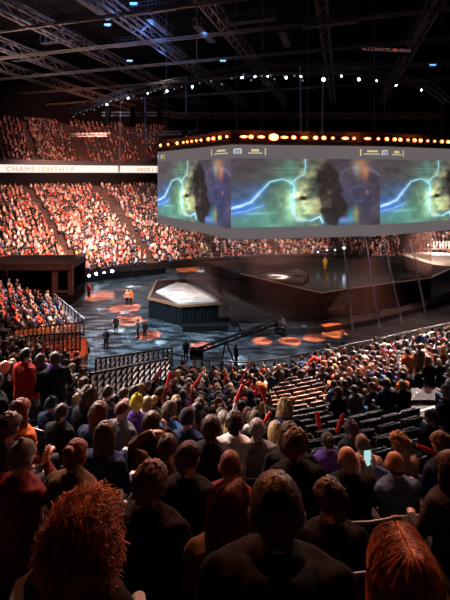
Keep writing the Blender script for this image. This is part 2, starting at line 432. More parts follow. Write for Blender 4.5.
# ------------------------------------------------------------------ near stand
def g(x):
    s = .45 if x > .5 else .55
    return s * (math.sqrt((x - .5) ** 2 + 4) - 2)
def gp(x):
    s = .45 if x > .5 else .55
    return s * (x - .5) / math.sqrt((x - .5) ** 2 + 4)
def drop(e): return .3 + .63 * e - .008 * e * e
ROWS = [1.45 + .85 * k for k in range(-3, 23)]
def rowz(e): return CAMZ - 1.2 - drop(e) - (.13 if e < 1.6 else 0)
def facing(x): return math.atan2(gp(x), 1) * 1.0     # rotation about z so that local +y points down the slope
def limit(x, e):
    """how far down the near stand goes here"""
    if x < -3.2: return e < 15.4
    return e < 20.2
def build_terrace():
    mb, nz = MB(), MB()
    xs = [-26 + .5 * k for k in range(107)]
    for k, e in enumerate(ROWS):
        z = rowz(e); zn = rowz(e + .85) if k < len(ROWS) - 1 else z - 1.5
        for a, b in zip(xs, xs[1:]):
            if not limit((a + b) / 2, e): continue
            last = not limit((a + b) / 2, e + .85) or k == len(ROWS) - 1
            zb = 0.0 if last else zn - .1
            p = []
            for x in (a, b):
                y0, y1 = e - .32 + g(x), e + .53 + g(x)
                p += [(x, y0, z), (x, y1, z), (x, y1, zb)]
            mb.add(p, [(0, 3, 4, 1), (1, 4, 5, 2)])
            if not last and a > -1:
                nz.add([(x, e + .53 + d + g(x), z + h) for x in (a, b) for d, h in ((-.05, .004), (.004, .004), (.004, -.03))], [(0, 3, 4, 1), (1, 4, 5, 2)])
    struct(mb.obj('floor_near_stand', M['concrete'])); struct(nz.obj('trim_1', M['nose']))
build_terrace()

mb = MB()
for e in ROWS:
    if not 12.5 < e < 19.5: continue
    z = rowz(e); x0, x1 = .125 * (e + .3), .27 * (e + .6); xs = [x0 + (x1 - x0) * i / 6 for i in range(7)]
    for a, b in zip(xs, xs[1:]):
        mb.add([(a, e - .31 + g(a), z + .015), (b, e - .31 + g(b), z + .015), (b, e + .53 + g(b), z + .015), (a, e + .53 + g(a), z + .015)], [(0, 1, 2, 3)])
o_ = mb.obj('floor_middle_block', mat('orange_light_strips', (.42, .17, .06), .5, nscale=3)); o_['kind'] = 'structure'; so = o_.modifiers.new('s', 'SOLIDIFY'); so.thickness = .02  # orange light on these steps put into the colour of the strips
# seats
def make_seat(folded):
    root = empty('folding_seat')
    b = MB(); b.tube([(-.17, -.20, .66), (.17, -.20, .66)], [.2, .2], 14, .16); b.v = [(x, y * .9 - .02 + (z - .45) * -.12, z) for x, y, z in b.v]
    b = MB()
    for i in range(9):
        pass
    pts = []
    for j in range(7):
        z = .44 + .42 * j / 6
        for i in range(9):
            x = -.225 + .45 * i / 8
            pts.append((x, -.215 - .10 * (z - .44) + .035 * (abs(x) / .225) ** 2, z - (.02 * (abs(x) / .225) ** 4 if j == 6 else 0)))
    nf = len(pts); pts += [(x, y - .035, z) for x, y, z in pts]
    fs = [(j * 9 + i, j * 9 + i + 1, (j + 1) * 9 + i + 1, (j + 1) * 9 + i) for j in range(6) for i in range(8)]
    fs += [tuple(reversed([q + nf for q in f])) for f in fs]
    ring = list(range(9)) + [9 * j + 8 for j in range(1, 7)] + [54 + i for i in range(7, -1, -1)] + [9 * j for j in range(5, 0, -1)]
    fs += [(a, a + nf, c + nf, c) for a, c in zip(ring, ring[1:] + ring[:1])]
    b.add(pts, fs); bo = b.obj('backrest', M['seat'], root, True)
    t = MB(); t.tube([pts[9 * 5][:3], (pts[54][0] + .004, pts[54][1] - .01, .855)] + [(pts[54 + i][0], pts[54 + i][1] - .012, pts[54 + i][2] + .006) for i in range(1, 8)] + [(pts[62][0] - .004, pts[62][1] - .01, .855), pts[9 * 5 + 8][:3]], .011, 6)
    t.obj('backrest_rim', M['seatrim'], root, True)
    s = MB()
    if folded: s.box((0, -.14, .62), (.43, .05, .36), mtx=Matrix.Translation((0, -.145, .62)) @ Matrix.Rotation(R(-12), 4, 'X'))
    else: s.box((0, .03, .43), (.43, .42, .05))
    so = s.obj('seat', M['seat'], root)
    bv = so.modifiers.new('b', 'BEVEL'); bv.width = .02; bv.segments = 3
    for sx in (-1, 1):
        l = MB(); l.beam((sx * .245, -.14, .005), (sx * .245, -.19, .60), .03, .05); l.box((sx * .245, -.10, .012), (.05, .24, .02)); l.obj('leg', M['blackmetal'], root)
        a = MB(); a.tube([(sx * .245, -.20, .60), (sx * .245, -.02, .64), (sx * .245, .10, .63)], [.016, .02, .016], 8); a.obj('armrest', M['seat'], root, True)
    return root
SEAT_F, SEAT_O = make_seat(True), make_seat(False)
seat_used = {True: False, False: False}
nseat = 0
def seat_at(x, e, folded, label, group):
    global nseat
    src = SEAT_F if folded else SEAT_O
    o = src if not seat_used[folded] else copy_tree(src)
    seat_used[folded] = True; nseat += 1
    o.location = (x, e + g(x), rowz(e) + .002); o.rotation_euler = (0, 0, facing(x))
    tag(o, label, 'seat', group)

def seated(px, py, row, dd=0., **kw):
    """a named spectator: shows at px, py, sits in the given row"""
    e = ROWS[row + 3]; x = 0.; hy = FIG[kw.get('kind', 'sit')]['hc'].y
    for _ in range(30):
        D = e + g(x) + dd; x = (px - 225) / F * (D + hy)
    z = rowz(e); hz = CAMZ - (py - HY) / F * (D + hy)
    hh = 1.615 if FIG[kw.get('kind', 'sit')]['stand'] else 1.215
    sc = min(1.1, max(.84, (hz - z) / hh))
    o = person((x, D, z + .002), facing(x) + R(kw.pop('rot', 0)), scale=kw.pop('scale', sc), **kw)
    taken.append((x, row)); return o
taken = []
curlyhero = hair_mesh('curly', 1500, 31); bobhero = hair_mesh('long', 1300, 5); bob2 = hair_mesh('bob', 500, 9)
# row numbers count down from the camera: 0 is the nearest row
seated(403, 576, 0, -.02, hair='long', hcol='red', top='black', hairmesh=bobhero, hairwide=1.32, skin=2, label='person with long straight red hair parted in the middle, nearest at the bottom right')
seated(80, 536, 0, -.05, hair='curly', hcol='red', top='black', hairmesh=curlyhero, hairwide=1.2, skin=2, wide=1.1, label='person with a big mass of curly red-lit hair and dark brown coat')  # red light on this hair put into its own colour
seated(275, 508, 0, 0, hair='short', hcol='dark brown', top='black', hood=True, wide=1.15, label='broad-shouldered man in a black hooded jacket sitting nearest in the middle')
seated(330, 503, 1, -.05, hair='messy', hcol='dark brown', top='black', kind='turn_left', label='dark-haired man in black sitting between the broad-shouldered man and the long red hair')
seated(148, 482, 1, -.15, hair='messy', hcol='brown', top='black', wide=1.12, label='man with short curly brown hair and black sweater beside the curly red-lit head')
seated(228, 508, 1, -.3, hair='bob', hcol='auburn', top='brown', hairmesh=bob2, kind='turn_right', label='person with bobbed dark red hair half hidden behind the broad-shouldered man')
seated(20, 505, 1, -.1, hair='', hat='knit_hat', hatc='grey', top='maroon', kind='phone', label='person in a grey knit hat and quilted maroon jacket raising a phone')
seated(74, 458, 1, .05, hair='bun', hcol='auburn', top='brown', label='person with dark red hair tied in a bun behind the curly red-lit hair')
seated(187, 462, 1, .22, hair='short', hcol='dark brown', top='black', kind='turn_right', label='dark-haired man in black turning his head to the right, beside the shaved head')
seated(229, 465, 2, -.2, hair='crop', hcol='auburn', top='maroon', skin=2, label='man with a shaved reddish head in front of the bobbed dark red hair')
seated(452, 486, 1, .1, hair='long', hcol='dark brown', top='charcoal', label='person with dark hair cut off by the right edge of the picture')
seated(103, 434, 2, 0, hair='long', hcol='dark brown', top='navy', label='person with long dark hair in a navy coat')
seated(18, 410, 2, 0, hair='long', hcol='auburn', top='orange', label='person with long auburn hair in an orange-red shirt')
seated(150, 423, 3, .0, hair='short', hcol='dark brown', top='black', kind='face_hand', label='dark-haired man in a black coat resting his face on a hand')
seated(210, 428, 3, 0, hair='short', hcol='dark brown', top='black', label='dark-haired man in black beside the grey-haired man')
seated(296, 444, 2, .1, hair='messy', hcol='brown', top='black', kind='turn_right', label='man with light curly brown hair in black, beside a bald man')
seated(257, 429, 4, 0, hair='short', hcol='grey', top='grey', wide=1.1, label='grey-haired man in a grey jacket seen from behind')
seated(348, 457, 2, .1, hair='', hcol='dark brown', top='black', skin=2, wide=1.1, label='bald man in a black coat in front of the empty rows')
seated(396, 465, 2, 0, hair='fringe', hcol='dark brown', top='denim', kind='phone', label='balding man in a denim jacket looking at a lit phone')
seated(400, 453, 3, .0, hair='curly', hcol='blond', top='beige', kind='turn_left', label='person with big curly blond hair and a patterned beige jacket')
seated(443, 466, 2, .1, hair='messy', hcol='brown', top='navy', kind='turn_left', label='man with curly brown hair in navy at the right end of his row')
seated(363, 446, 3, .1, hair='crop', hcol='grey', top='white', label='man with cropped grey hair in a white shirt behind the bald man')
seated(276, 431, 5, -.2, hair='bob', hcol='blond', top='black', label='person with blond bobbed hair right beside the grey-haired man')
seated(234, 423, 4, 0, hair='messy', hcol='dark brown', top='white', label='man with dark messy hair in a white shirt')
seated(328, 440, 4, 0, hair='bun', hcol='dark brown', top='purple', label='person with dark hair in a purple patterned top, in front of two red clappers')
seated(352, 434, 4, .2, hair='messy', hcol='brown', top='charcoal', label='brown-haired person in charcoal just above the man in white')
seated(50, 404, 4, 0, hair='', hat='knit_hat', hatc='charcoal', top='navy', label='person in a dark grey knit hat beside the standing pair')
seated(76, 405, 5, .1, hair='bob', hcol='blond', top='blue', kind='turn_left', label='person with a blond bob in a blue top below the fence')
seated(60, 424, 3, .1, hair='short', hcol='black', top='black', label='black-haired person in black behind the long auburn hair')
seated(135, 403, 5, 0, hair='', hat='knit_hat', hatc='yellow', top='purple', label='person in a yellow knit hat and purple coat')
seated(168, 411, 5, 0, hair='messy', hcol='brown', top='blue', label='brown-haired person in a blue jacket next to the yellow hat')
seated(186, 418, 4, 0, hair='', hat='cap', hatc='charcoal', top='navy', label='man in a dark cap and navy jacket')
seated(166, 446, 2, .1, hair='short', hcol='dark brown', top='brown', kind='arm_up', label='person in brown holding an arm bent over the head')
seated(6, 436, 1, .1, hair='messy', hcol='dark brown', top='charcoal', label='dark-haired person in charcoal at the left edge of the picture')
seated(432, 425, 4, .1, hair='short', hcol='black', top='black', kind='turn_left', label='black-haired person in black leaning at the right end behind the empty rows')
# the standing pair and other standers
seated(25, 355, 5, 0., kind='stand', hair='short', hcol='black', top='red', scale=1.0, low='black', label='person standing in a red jacket with black collar, back turned')
seated(55, 352, 5, .15, kind='stand_down', rot=55, hair='short', hcol='brown', top='black', scale=1.0, low='denim', label='man standing in black shirt, purple scarf and jeans, looking down')
seated(40, 364, 6, .1, kind='stand', hair='long', hcol='dark brown', top='black', scale=.93, label='person with long dark hair standing between the red jacket and the purple scarf')
seated(407, 361, 13, .1, kind='stand', hair='short', hcol='black', top='orange', scale=1.0, low='black', label='steward standing in an orange vest by the landing')
seated(419, 367, 13, .3, kind='stand_turn', hair='messy', hcol='dark brown', top='charcoal', scale=.97, label='person in a charcoal top standing beside the orange vest')
heroes = list(people)
def held(name, o, mb, m, off, label, cat, group=None):
    q = link(name, mb.mesh(name, m, True)); q.matrix_world = Matrix.Translation(o.location) @ Matrix.Rotation(o.rotation_euler.z, 4, 'Z') @ Matrix.Translation(Vector(off) * o.scale[0]); return tag(q, label, cat, group)
# scarf of the standing man is clothing
sc = MB(); zc = 1.475
sc.tube([(.08 * math.cos(a), .03 + .085 * math.sin(a), zc + .015 * math.sin(3 * a)) for a in [k * math.pi / 7 for k in range(15)]], .035, 8)
sc.tube([(-.05, .10, zc - .02), (-.05, .135, zc - .15), (-.04, .14, zc - .28)], [.035, .035, .03], 8, .5)
for o in people:
    if 'purple scarf' in o['label']:
        s_ = link('scarf', sc.mesh('scarf', M['cloth'], True), o); s_.color = (.16, .05, .32, 1)
    if 'orange vest' in o['label']:
        pass
def phone_thing(o, label):
    root = empty('phone'); root.matrix_world = Matrix.Translation(o.location) @ Matrix.Rotation(o.rotation_euler.z, 4, 'Z') @ Matrix.Translation(Vector((-.12, .39, 1.06)) * o.scale[1])
    b = MB(); b.box((0, 0, 0), (.074, .010, .15)); bo = b.obj('phone_case', M['black'], root); bv = bo.modifiers.new('b', 'BEVEL'); bv.width = .004
    s = MB(); s.box((0, -.0065, 0), (.066, .002, .138)); s.obj('phone_screen', M['phone'] if 'lit' in label else M['blackgloss'], root)
    tag(root, label, 'phone')
for o in people:
    if 'raising a phone' in o['label']: phone_thing(o, 'phone held up by the person in the grey knit hat')
    if 'lit phone' in o['label']: phone_thing(o, 'lit phone held by the balding man in denim')

# rows filled with other spectators
def inside(px, py, poly):
    c = False; n = len(poly)
    for i in range(n):
        x1, y1 = poly[i]; x2, y2 = poly[i - 1]
        if (y1 > py) != (y2 > py) and px < (x2 - x1) * (py - y1) / (y2 - y1) + x1: c = not c
    return c
EMPTY_R = [(318, 434), (320, 402), (345, 394), (400, 389), (436, 384), (446, 396), (436, 420), (425, 452), (385, 440), (345, 430)]
EMPTY_O = [(264, 412), (266, 378), (285, 366), (322, 366), (335, 381), (336, 398), (318, 418)]
LANDING = [(414, 366), (455, 360), (455, 386), (436, 388), (414, 392)]
VOM = [(82, 345), (172, 345), (176, 372), (140, 388), (88, 404)]
auto = []
for r, e in enumerate(ROWS[3:]):
    row = r; x = -.66 * (e + 6)
    while x < .66 * (e + 8):
        x += .52
        xx = x + rng.uniform(-.05, .05)
        if not limit(xx, e): continue
        D = e + g(xx); px = 225 + xx / D * F; py = HY + (CAMZ - rowz(e) - 1.2) / D * F
        if px < -12 or px > 462 or py > 640: continue
        if any(tr == row and abs(tx - xx) < .47 for tx, tr in taken): continue
        if row == 0 and px > 0: continue
        ex = inside(px, py, EMPTY_R) or inside(px, py, EMPTY_O)
        if x < -3.2 and e > 13.9: continue
        if inside(px, py, LANDING) or inside(px, py, VOM): continue
        if xx < -3 and px > 80 and e > 10.2 and py < 400: continue
        auto.append((D, px, py, xx, e, row, ex))
auto.sort()
def zone(px, py, row):
    if px < 85: return 'left of the fences'
    if row > 15 and px > 285: return 'lit right side'
    if row > 15: return 'by front rail'
    if px < 180: return 'above the fences'
    if px < 262: return 'middle of stand'
    if px < 335: return 'by orange-lit steps'
    return 'near the landing' if py < 405 else 'by empty rows'
STYLE = {'short': 'short', 'crop': 'cropped', 'messy': 'messy', 'curly': 'curly', 'bob': 'bobbed', 'long': 'long', 'fringe': 'thinning', 'bun': 'tied-up', 'tail': 'ponytailed'}
PK = ['sit'] * 16 + ['turn_left'] * 8 + ['turn_right'] * 8 + ['lean'] * 6 + ['face_hand', 'face_hand', 'phone', 'cheer']
def orow(n): return ['first', 'second', 'third', 'fourth', 'fifth', 'sixth', 'seventh', 'eighth', 'ninth', 'tenth', 'eleventh', 'twelfth', 'thirteenth', 'fourteenth', 'fifteenth', 'sixteenth', 'seventeenth', 'eighteenth', 'nineteenth', 'twentieth', 'twenty-first', 'twenty-second', 'twenty-third'][n]
left_over, used_labels, clappers = [], {}, []
def topchoice(px, row):
    w = dict(black=44, charcoal=18, grey=6, navy=12, white=5, red=3, maroon=4, blue=2, beige=2, yellow=.6, green=1, purple=1, denim=2, brown=5, orange=.5, pink=.5)
    if px > 320 and row > 14: w.update(white=26, grey=18, blue=8, beige=12, yellow=2, black=24)
    elif px > 250 and row > 13: w.update(red=16, maroon=12)
    k = list(w); return rng.choices(k, [w[q] for q in k])[0]
LIMIT = 296 - len(heroes)
for (D, px, py, x, e, row, ex) in auto:
    if ex:
        if D < 22: seat_at(x, e, True, 'empty black seat, pale rim, ' + ('among the orange-lit steps' if px < 335 and py < 420 else 'right-hand empty rows, %s row' % orow(row)), 'empty seats by the orange-lit steps' if px < 335 and py < 420 else 'empty seats in the %s row, right' % orow(row))
        continue
    if rng.random() < .05 and row > 3:
        if D < 14: seat_at(x, e, True, 'lone empty folded black seat among spectators, %s row' % orow(row), 'single empty seats, %s row down' % orow(row))
        continue
    if len(people) - len(heroes) >= LIMIT:
        left_over.append((x, e)); continue
    for tries in range(60):
        hr = rng.choice(['short'] * 6 + ['crop'] * 2 + ['messy'] * 4 + ['bob'] * 3 + ['long'] * 4 + ['tail', 'bun', 'curly', 'fringe'])
        hc = rng.choice(['black', 'dark brown', 'dark brown', 'brown', 'brown', 'auburn', 'blond', 'grey'] if hr != 'long' else ['black', 'dark brown', 'brown', 'blond', 'auburn'])
        tp = topchoice(px, row); pk = rng.choice(PK)
        act = {'phone': ' hands raised', 'cheer': ' with arms up', 'face_hand': ' chin on hand', 'lean': ' leaning forward'}.get(pk, '')
        lb = 'person in %s with %s %s hair%s, %s row, %s' % (tp, STYLE[hr], hc, act, orow(row), zone(px, py, row))
        lb = lb.replace('thinning', 'thin')
        if len(lb.replace('-', ' ').split()) > 16: lb = lb.replace(act, '') if act else lb.replace(' row', '')
        if lb not in used_labels: break
    used_labels[lb] = 1
    D2 = e + g(x) + rng.uniform(-.06, .06)
    o = person((x, D2, rowz(e) + .002), facing(x) + R(rng.uniform(-8, 8)), pk, hr, hc, tp, lb, 'spectators in the %s row down' % orow(row),
               rng.uniform(.93, 1.05), rng.choice([0, 0, 0, 1, 1, 2, 2, 3, 4]), rng.random() < .3, low=rng.choice(['black', 'charcoal', 'navy', 'denim']))
    if pk == 'cheer': clappers.append(o)
for o in heroes:
    if FIG['sit']['body'] is not o.data and o.dimensions.z > 1.5: continue
    x = o.location.x; e = o.location.y - g(x); k = min(range(len(ROWS)), key=lambda i: abs(ROWS[i] - e))
    if 3 < k < 9 and (x > .5 or o.location.y > 3):
        seat_at(x, ROWS[k], False, 'black seat under the ' + ' '.join(o['label'].split(',')[0].split()[:12]), None)
# inflatable clappers
def clapper(a, b, label, group=None):
    m = MB(); m.tube([a, Vector(a).lerp(Vector(b), .5), b], [.026, .033, .028], 10)
    tag(m.obj('inflatable_clapper', M['red'], smooth=True), label, 'inflatable clapper', group)
for o in clappers:
    mw = Matrix.Translation(o.location) @ Matrix.Rotation(o.rotation_euler.z, 4, 'Z')
    for sx, wd in ((-1, 'left'), (1, 'right')):
        w = Vector((sx * .29, .25, 1.43)) * o.scale[1]
        clapper(mw @ (w + Vector((0, -.0, -.02))), mw @ (w + Vector((rng.uniform(-.2, .2), .15, .22))), 'red inflatable clapper, %s hand of %s' % (wd, o['label'].split(' hair')[0]), 'raised red clappers')
for (a, b, D, nm) in (((320, 429), (317, 413), 5.7, 'leaning left, above the purple patterned top'), ((337, 431), (343, 415), 5.75, 'leaning right, above the purple patterned top'), ((418, 446), (436, 454), 5.0, 'held level by the right edge'), ((222, 424), (227, 414), 7, 'raised just beyond the dark-haired man in black'), ((264, 423), (270, 413), 7, 'raised just beyond the grey-haired man'), ((172, 392), (166, 384), 12, 'upright beside the fence end'), ((288, 407), (296, 398), 9.5, 'tilted over the orange-lit rows')):
    clapper(at(*a, D), at(*b, D), 'red inflatable clapper ' + nm, 'raised red clappers')

# ------------------------------------------------------------------ crowds too many and too small to count
class Crowd:
    def __init__(s): s.V = []; s.Fq = []; s.C = []; s.n = 0
    def template(lod):
        mb = MB(); ids = []
        def mark(i): ids.extend([i] * (len(mb.v) - len(ids)))
        if lod:
            mb.ball((0, .02, 1.21), (.082, .10, .12), 8, 6)
            ids.extend([1 if (v[1] < .03 or v[2] > 1.27) else 0 for v in mb.v])
            mb.loft([(0, 0, .45, .17, .13), (0, 0, .8, .18, .13), (0, 0, .98, .215, .12), (0, 0, 1.06, .10, .08)], 8); mark(2)
            for sx in (-1, 1):
                mb.tube([(sx * .20, 0, .98), (sx * .26, .08, .75), (sx * .14, .3, .68)], [.06, .052, .04], 5, cap=False); mark(2)
                mb.tube([(sx * .1, 0, .5), (sx * .12, .44, .5), (sx * .12, .44, .06)], [.09, .07, .05], 5, cap=False); mark(3)
        else:
            mb.ball((0, .02, 1.21), (.095, .105, .125), 5, 4)
            ids.extend([1 if (v[1] < 0.0 or v[2] > 1.29) else 0 for v in mb.v])
            mb.loft([(0, 0, .45, .18, .13), (0, 0, .96, .225, .13), (0, 0, 1.08, .09, .08)], 6); mark(2)
            mb.box((0, .25, .5), (.34, .45, .12)); mark(3)
            mb.box((0, .28, .68), (.24, .10, .07)); mark(0)
        return np.array(mb.v), mb.f, np.array(ids)
    def put(s, pts, lod, pal, seedoff=0, arms=.0):
        """pts: x, y, z, yaw"""
        V, Fc, ids = Crowd.template(lod); pts = np.array(pts); n = len(pts)
        sc = nrg.uniform(.86, 1.08, (n, 1)) * np.where(nrg.random((n, 1)) < .06, 1.25, 1); a = pts[:, 3] + nrg.uniform(-.25, .25, n)
        c, sn = np.cos(a)[:, None], np.sin(a)[:, None]
        X = V[None, :, 0] * sc; Y = V[None, :, 1] * sc; Z = V[None, :, 2] * sc
        P = np.stack([X * c - Y * sn + pts[:, 0:1], X * sn + Y * c + pts[:, 1:2], Z + pts[:, 2:3]], -1)
        tops = np.array([p[0] for p in pal]); w = np.array([p[1] for p in pal], float); w /= w.sum()
        tc = tops[nrg.choice(len(tops), n, p=w)] * nrg.uniform(.7, 1.25, (n, 1))
        sk = np.array(SKINS)[nrg.choice(5, n, p=[.35, .25, .25, .1, .05])]
        hcs = np.array(list(HAIRC.values()))[nrg.choice(7, n, p=[.25, .28, .22, .06, .03, .1, .06])]
        lw = np.array([TOPC['black'], TOPC['charcoal'], TOPC['navy'], TOPC['denim']])[nrg.choice(4, n)]
        col = np.stack([sk, hcs, tc, lw], 1)[:, ids]
        s.V.append(P.reshape(-1, 3)); s.C.append(col.reshape(-1, 3))
        nv = len(V)
        for f in Fc:
            s.Fq.append((np.array(f)[None, :] + (np.arange(n) * nv)[:, None] + s.n))
        s.n += n * nv
    def build(s, name):
        V = np.concatenate(s.V); Cc = np.clip(np.concatenate(s.C), 0, 1)
        me = bpy.data.meshes.new(name)
        me.vertices.add(len(V)); me.vertices.foreach_set('co', V.astype(np.float32).ravel())
        li = np.concatenate([q.ravel() for q in s.Fq]); sizes = np.concatenate([np.full(len(q), q.shape[1]) for q in s.Fq])
        me.loops.add(len(li)); me.loops.foreach_set('vertex_index', li.astype(np.int32))
        me.polygons.add(len(sizes)); me.polygons.foreach_set('loop_start', np.concatenate([[0], np.cumsum(sizes)[:-1]]).astype(np.int32))
        me.update(calc_edges=True); me.validate()
        at_ = me.color_attributes.new('Col', 'FLOAT_COLOR', 'POINT')
        at_.data.foreach_set('color', np.concatenate([Cc, np.ones((len(Cc), 1))], 1).astype(np.float32).ravel())
        me.materials.append(M['crowd']); me.shade_smooth()
        return link(name, me)
crowd = Crowd()
T = TOPC
PAL_NEAR = [(T['black'], 30), (T['charcoal'], 14), (T['navy'], 10), (T['white'], 14), (T['grey'], 10), (T['red'], 8), (T['maroon'], 6), (T['beige'], 6), (T['blue'], 4), (T['yellow'], 1.2)]
PAL_FAR = [(T['black'], 36), (T['charcoal'], 12), ((.62, .55, .52), 13), ((.4, .3, .28), 12), (T['red'], 9), ((.45, .16, .12), 14), (T['navy'], 4), (T['beige'], 7), (T['yellow'], .8), (T['blue'], 1)]
PAL_LEFT = [(T['black'], 34), (T['charcoal'], 12), ((.55, .08, .05), 20), ((.6, .55, .52), 14), (T['grey'], 6), (T['orange'], 3), (T['navy'], 6), (T['beige'], 5)]
if left_over:
    crowd.put([(x, e + g(x), rowz(e), facing(x)) for x, e in left_over], 1, PAL_NEAR)

# a seating tier along a curve
def spline(P, n=220):
    P = [Vector((*p, 0)) for p in P]; out = []
    P = [P[0] * 2 - P[1]] + P + [P[-1] * 2 - P[-2]]
    for i in range(1, len(P) - 2):
        for k in range(n // (len(P) - 3)):
            t = k / (n // (len(P) - 3)); a, b, c, d = P[i - 1:i + 3]
            out.append(.5 * ((2 * b) + (c - a) * t + (2 * a - 5 * b + 4 * c - d) * t * t + (3 * b - a - 3 * c + d) * t ** 3))
    out.append(P[-2]); return out
def resample(pts, ds):
    out = [pts[0]]; acc = 0.
    for a, b in zip(pts, pts[1:]):
        L = (b - a).length
        while acc + L >= ds:
            t = (ds - acc) / L; a = a.lerp(b, t); out.append(a); L = (b - a).length; acc = 0.
        acc += L
    return out
def tier(name, curve, d0, nrow, tread, z0, rise, m, pal, people_step=.52, aisles=(), awid=1.2, density=.93, trim=None, curve_rise=0., keep=None, lod=0, drift=0.):
    """rows of a tier, d0 out from the curve; the curve runs so that the stand lies on its left"""
    base = resample(curve, 1.0); n = len(base); nor = []
    for i in range(n):
        t = (base[min(i + 1, n - 1)] - base[max(i - 1, 0)]).normalized(); nor.append(Vector((-t.y, t.x, 0)))
    mb = MB(); zs = [z0 + rise * k + curve_rise * k * k for k in range(nrow + 1)]
    for k in range(nrow):
        a, b = d0 + k * tread, d0 + (k + 1) * tread
        zl = zs[k - 1] if k else 0.
        for i in range(n - 1):
            p = [base[i] + nor[i] * a, base[i + 1] + nor[i + 1] * a, base[i + 1] + nor[i + 1] * b, base[i] + nor[i] * b]
            mb.add([(p[0].x, p[0].y, zl), (p[1].x, p[1].y, zl), (p[0].x, p[0].y, zs[k]), (p[1].x, p[1].y, zs[k]), (p[3].x, p[3].y, zs[k]), (p[2].x, p[2].y, zs[k])], [(0, 1, 3, 2), (2, 3, 5, 4)])
    struct(mb.obj(name, m))
    pts = []; fine = resample(curve, people_step); m2 = len(fine)
    for k in range(nrow):
        d = d0 + k * tread + tread * .35
        sn = 0.
        for i in range(m2):
            t = (fine[min(i + 1, m2 - 1)] - fine[max(i - 1, 0)]).normalized(); nn = Vector((-t.y, t.x, 0))
            s = i * people_step
            aw = awid
            if any(abs(s - q + drift * (k - nrow / 2)) < aw / 2 for q in aisles): continue
            if nrg.random() > density: continue
            p = fine[i] + nn * (d + nrg.uniform(-.13, .2)) + t * nrg.uniform(-.2, .2)
            px = 225 + p.x / p.y * F
            if px < -25 or px > 475: continue
            if keep and not keep(p, k, px, HY + (CAMZ - zs[k] - 1.2) / p.y * F): continue
            pts.append((p.x, p.y, zs[k], math.atan2(nn.x, -nn.y)))
    if pts: crowd.put(pts, lod, pal)
    return base, nor, zs
FAR = spline([(-38, 33), (-33.5, 44), (-28, 51.5), (-20.9, 56.8), (-11.7, 62.2), (0, 66), (12, 68), (24, 67), (36, 62.5), (46, 55), (54, 45)][::-1])
FAR = FAR                                                    # runs right to left, stand on its ... outward side
def s_of(x, y):
    fine = resample(FAR, .25); q = min(range(len(fine)), key=lambda i: (fine[i].x - x) ** 2 + (fine[i].y - y) ** 2); return q * .25
FAR = [v for v in reversed(FAR)]
SA = s_of(-22, 56.1)
aisl = [SA + 10.7 * k for k in range(-4, 9)]
hide = lambda p, k, px, py: not (235 < px < 428 and py < 224) and not (165 < px < 235 and py < 212)
lo = tier('floor_far_lower_stand', FAR, 0, 39, .75, .9, .288, M['brownstep'], PAL_FAR, .49, aisl, 1.3, .96, keep=hide, drift=.08)
up = tier('floor_far_upper_stand', FAR, 31, 23, .78, 17.2, .475, M['brownstep'], PAL_FAR, .49, [SA + 7.65 * k for k in range(-5, 12)], 1.3, .97, keep=hide, drift=.05)
# left stand
LEFT = spline([(-10.6, 30.6), (-13.4, 35), (-17.4, 41.5)])
ls = tier('floor_left_stand', LEFT, 0, 17, .85, 1.3, .44, M['concrete'], PAL_LEFT, .52, (), 1, .94, lod=1)
o = crowd.build('crowd'); stuff(o, 'dense seated crowd filling the far, upper and left stands', 'crowd')

# ------------------------------------------------------------------ the hall
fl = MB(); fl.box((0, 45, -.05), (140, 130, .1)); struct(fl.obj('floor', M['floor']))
cl = MB(); cl.box((0, 50, 40.2), (170, 170, .4)); struct(cl.obj('ceiling', M['black']))
def band(name, base, nor, d, z0, z1, th, m, i0=0, i1=None):
    mb = MB(); i1 = i1 or len(base) - 1
    for i in range(i0, i1):
        a, b = base[i] + nor[i] * d, base[i + 1] + nor[i + 1] * d; c, e = base[i] + nor[i] * (d + th), base[i + 1] + nor[i + 1] * (d + th)
        mb.add([(a.x, a.y, z0), (b.x, b.y, z0), (b.x, b.y, z1), (a.x, a.y, z1), (c.x, c.y, z0), (e.x, e.y, z0), (e.x, e.y, z1), (c.x, c.y, z1)], [(0, 1, 2, 3), (4, 7, 6, 5), (3, 2, 6, 7), (0, 4, 5, 1)])
    return mb.obj(name, m)
B, Nn, _ = lo
rb = band('ribbon_screen', B, Nn, 29.6, 15.3, 16.85, .35, M['ribbon']); tag(rb, 'long white ribbon screen with gold lettering along the upper stand front', 'screen')
struct(band('wall_far_fascia', B, Nn, 30.0, 12.6, 15.2, .6, M['black'])); struct(band('wall_upper_back', B, Nn, 49, 26, 38, .4, M['black']))
struct(band('wall_stand_front', B, Nn, -.1, 0, 1.1, .1, M['black']))
struct(band('trim_2', B, Nn, 30.7, 17.0, 17.9, .05, M['blackmetal']))
cam_name = 'Camera'
def text(body, size, m, loc, rot, parent=None, name='lettering'):
    cu = bpy.data.curves.new(name, 'FONT'); cu.body = body; cu.size = size; cu.extrude = .01; cu.align_x = 'CENTER'
    t_ = bpy.data.objects.new('t', cu); C.objects.link(t_)
    dg = bpy.context.evaluated_depsgraph_get(); me = bpy.data.meshes.new_from_object(t_.evaluated_get(dg)); bpy.data.objects.remove(t_)
    me.materials.clear(); me.materials.append(m)
    o = link(name, me); o.location = loc; o.rotation_euler = rot
    if parent is not None: o.parent = parent; 
    return o
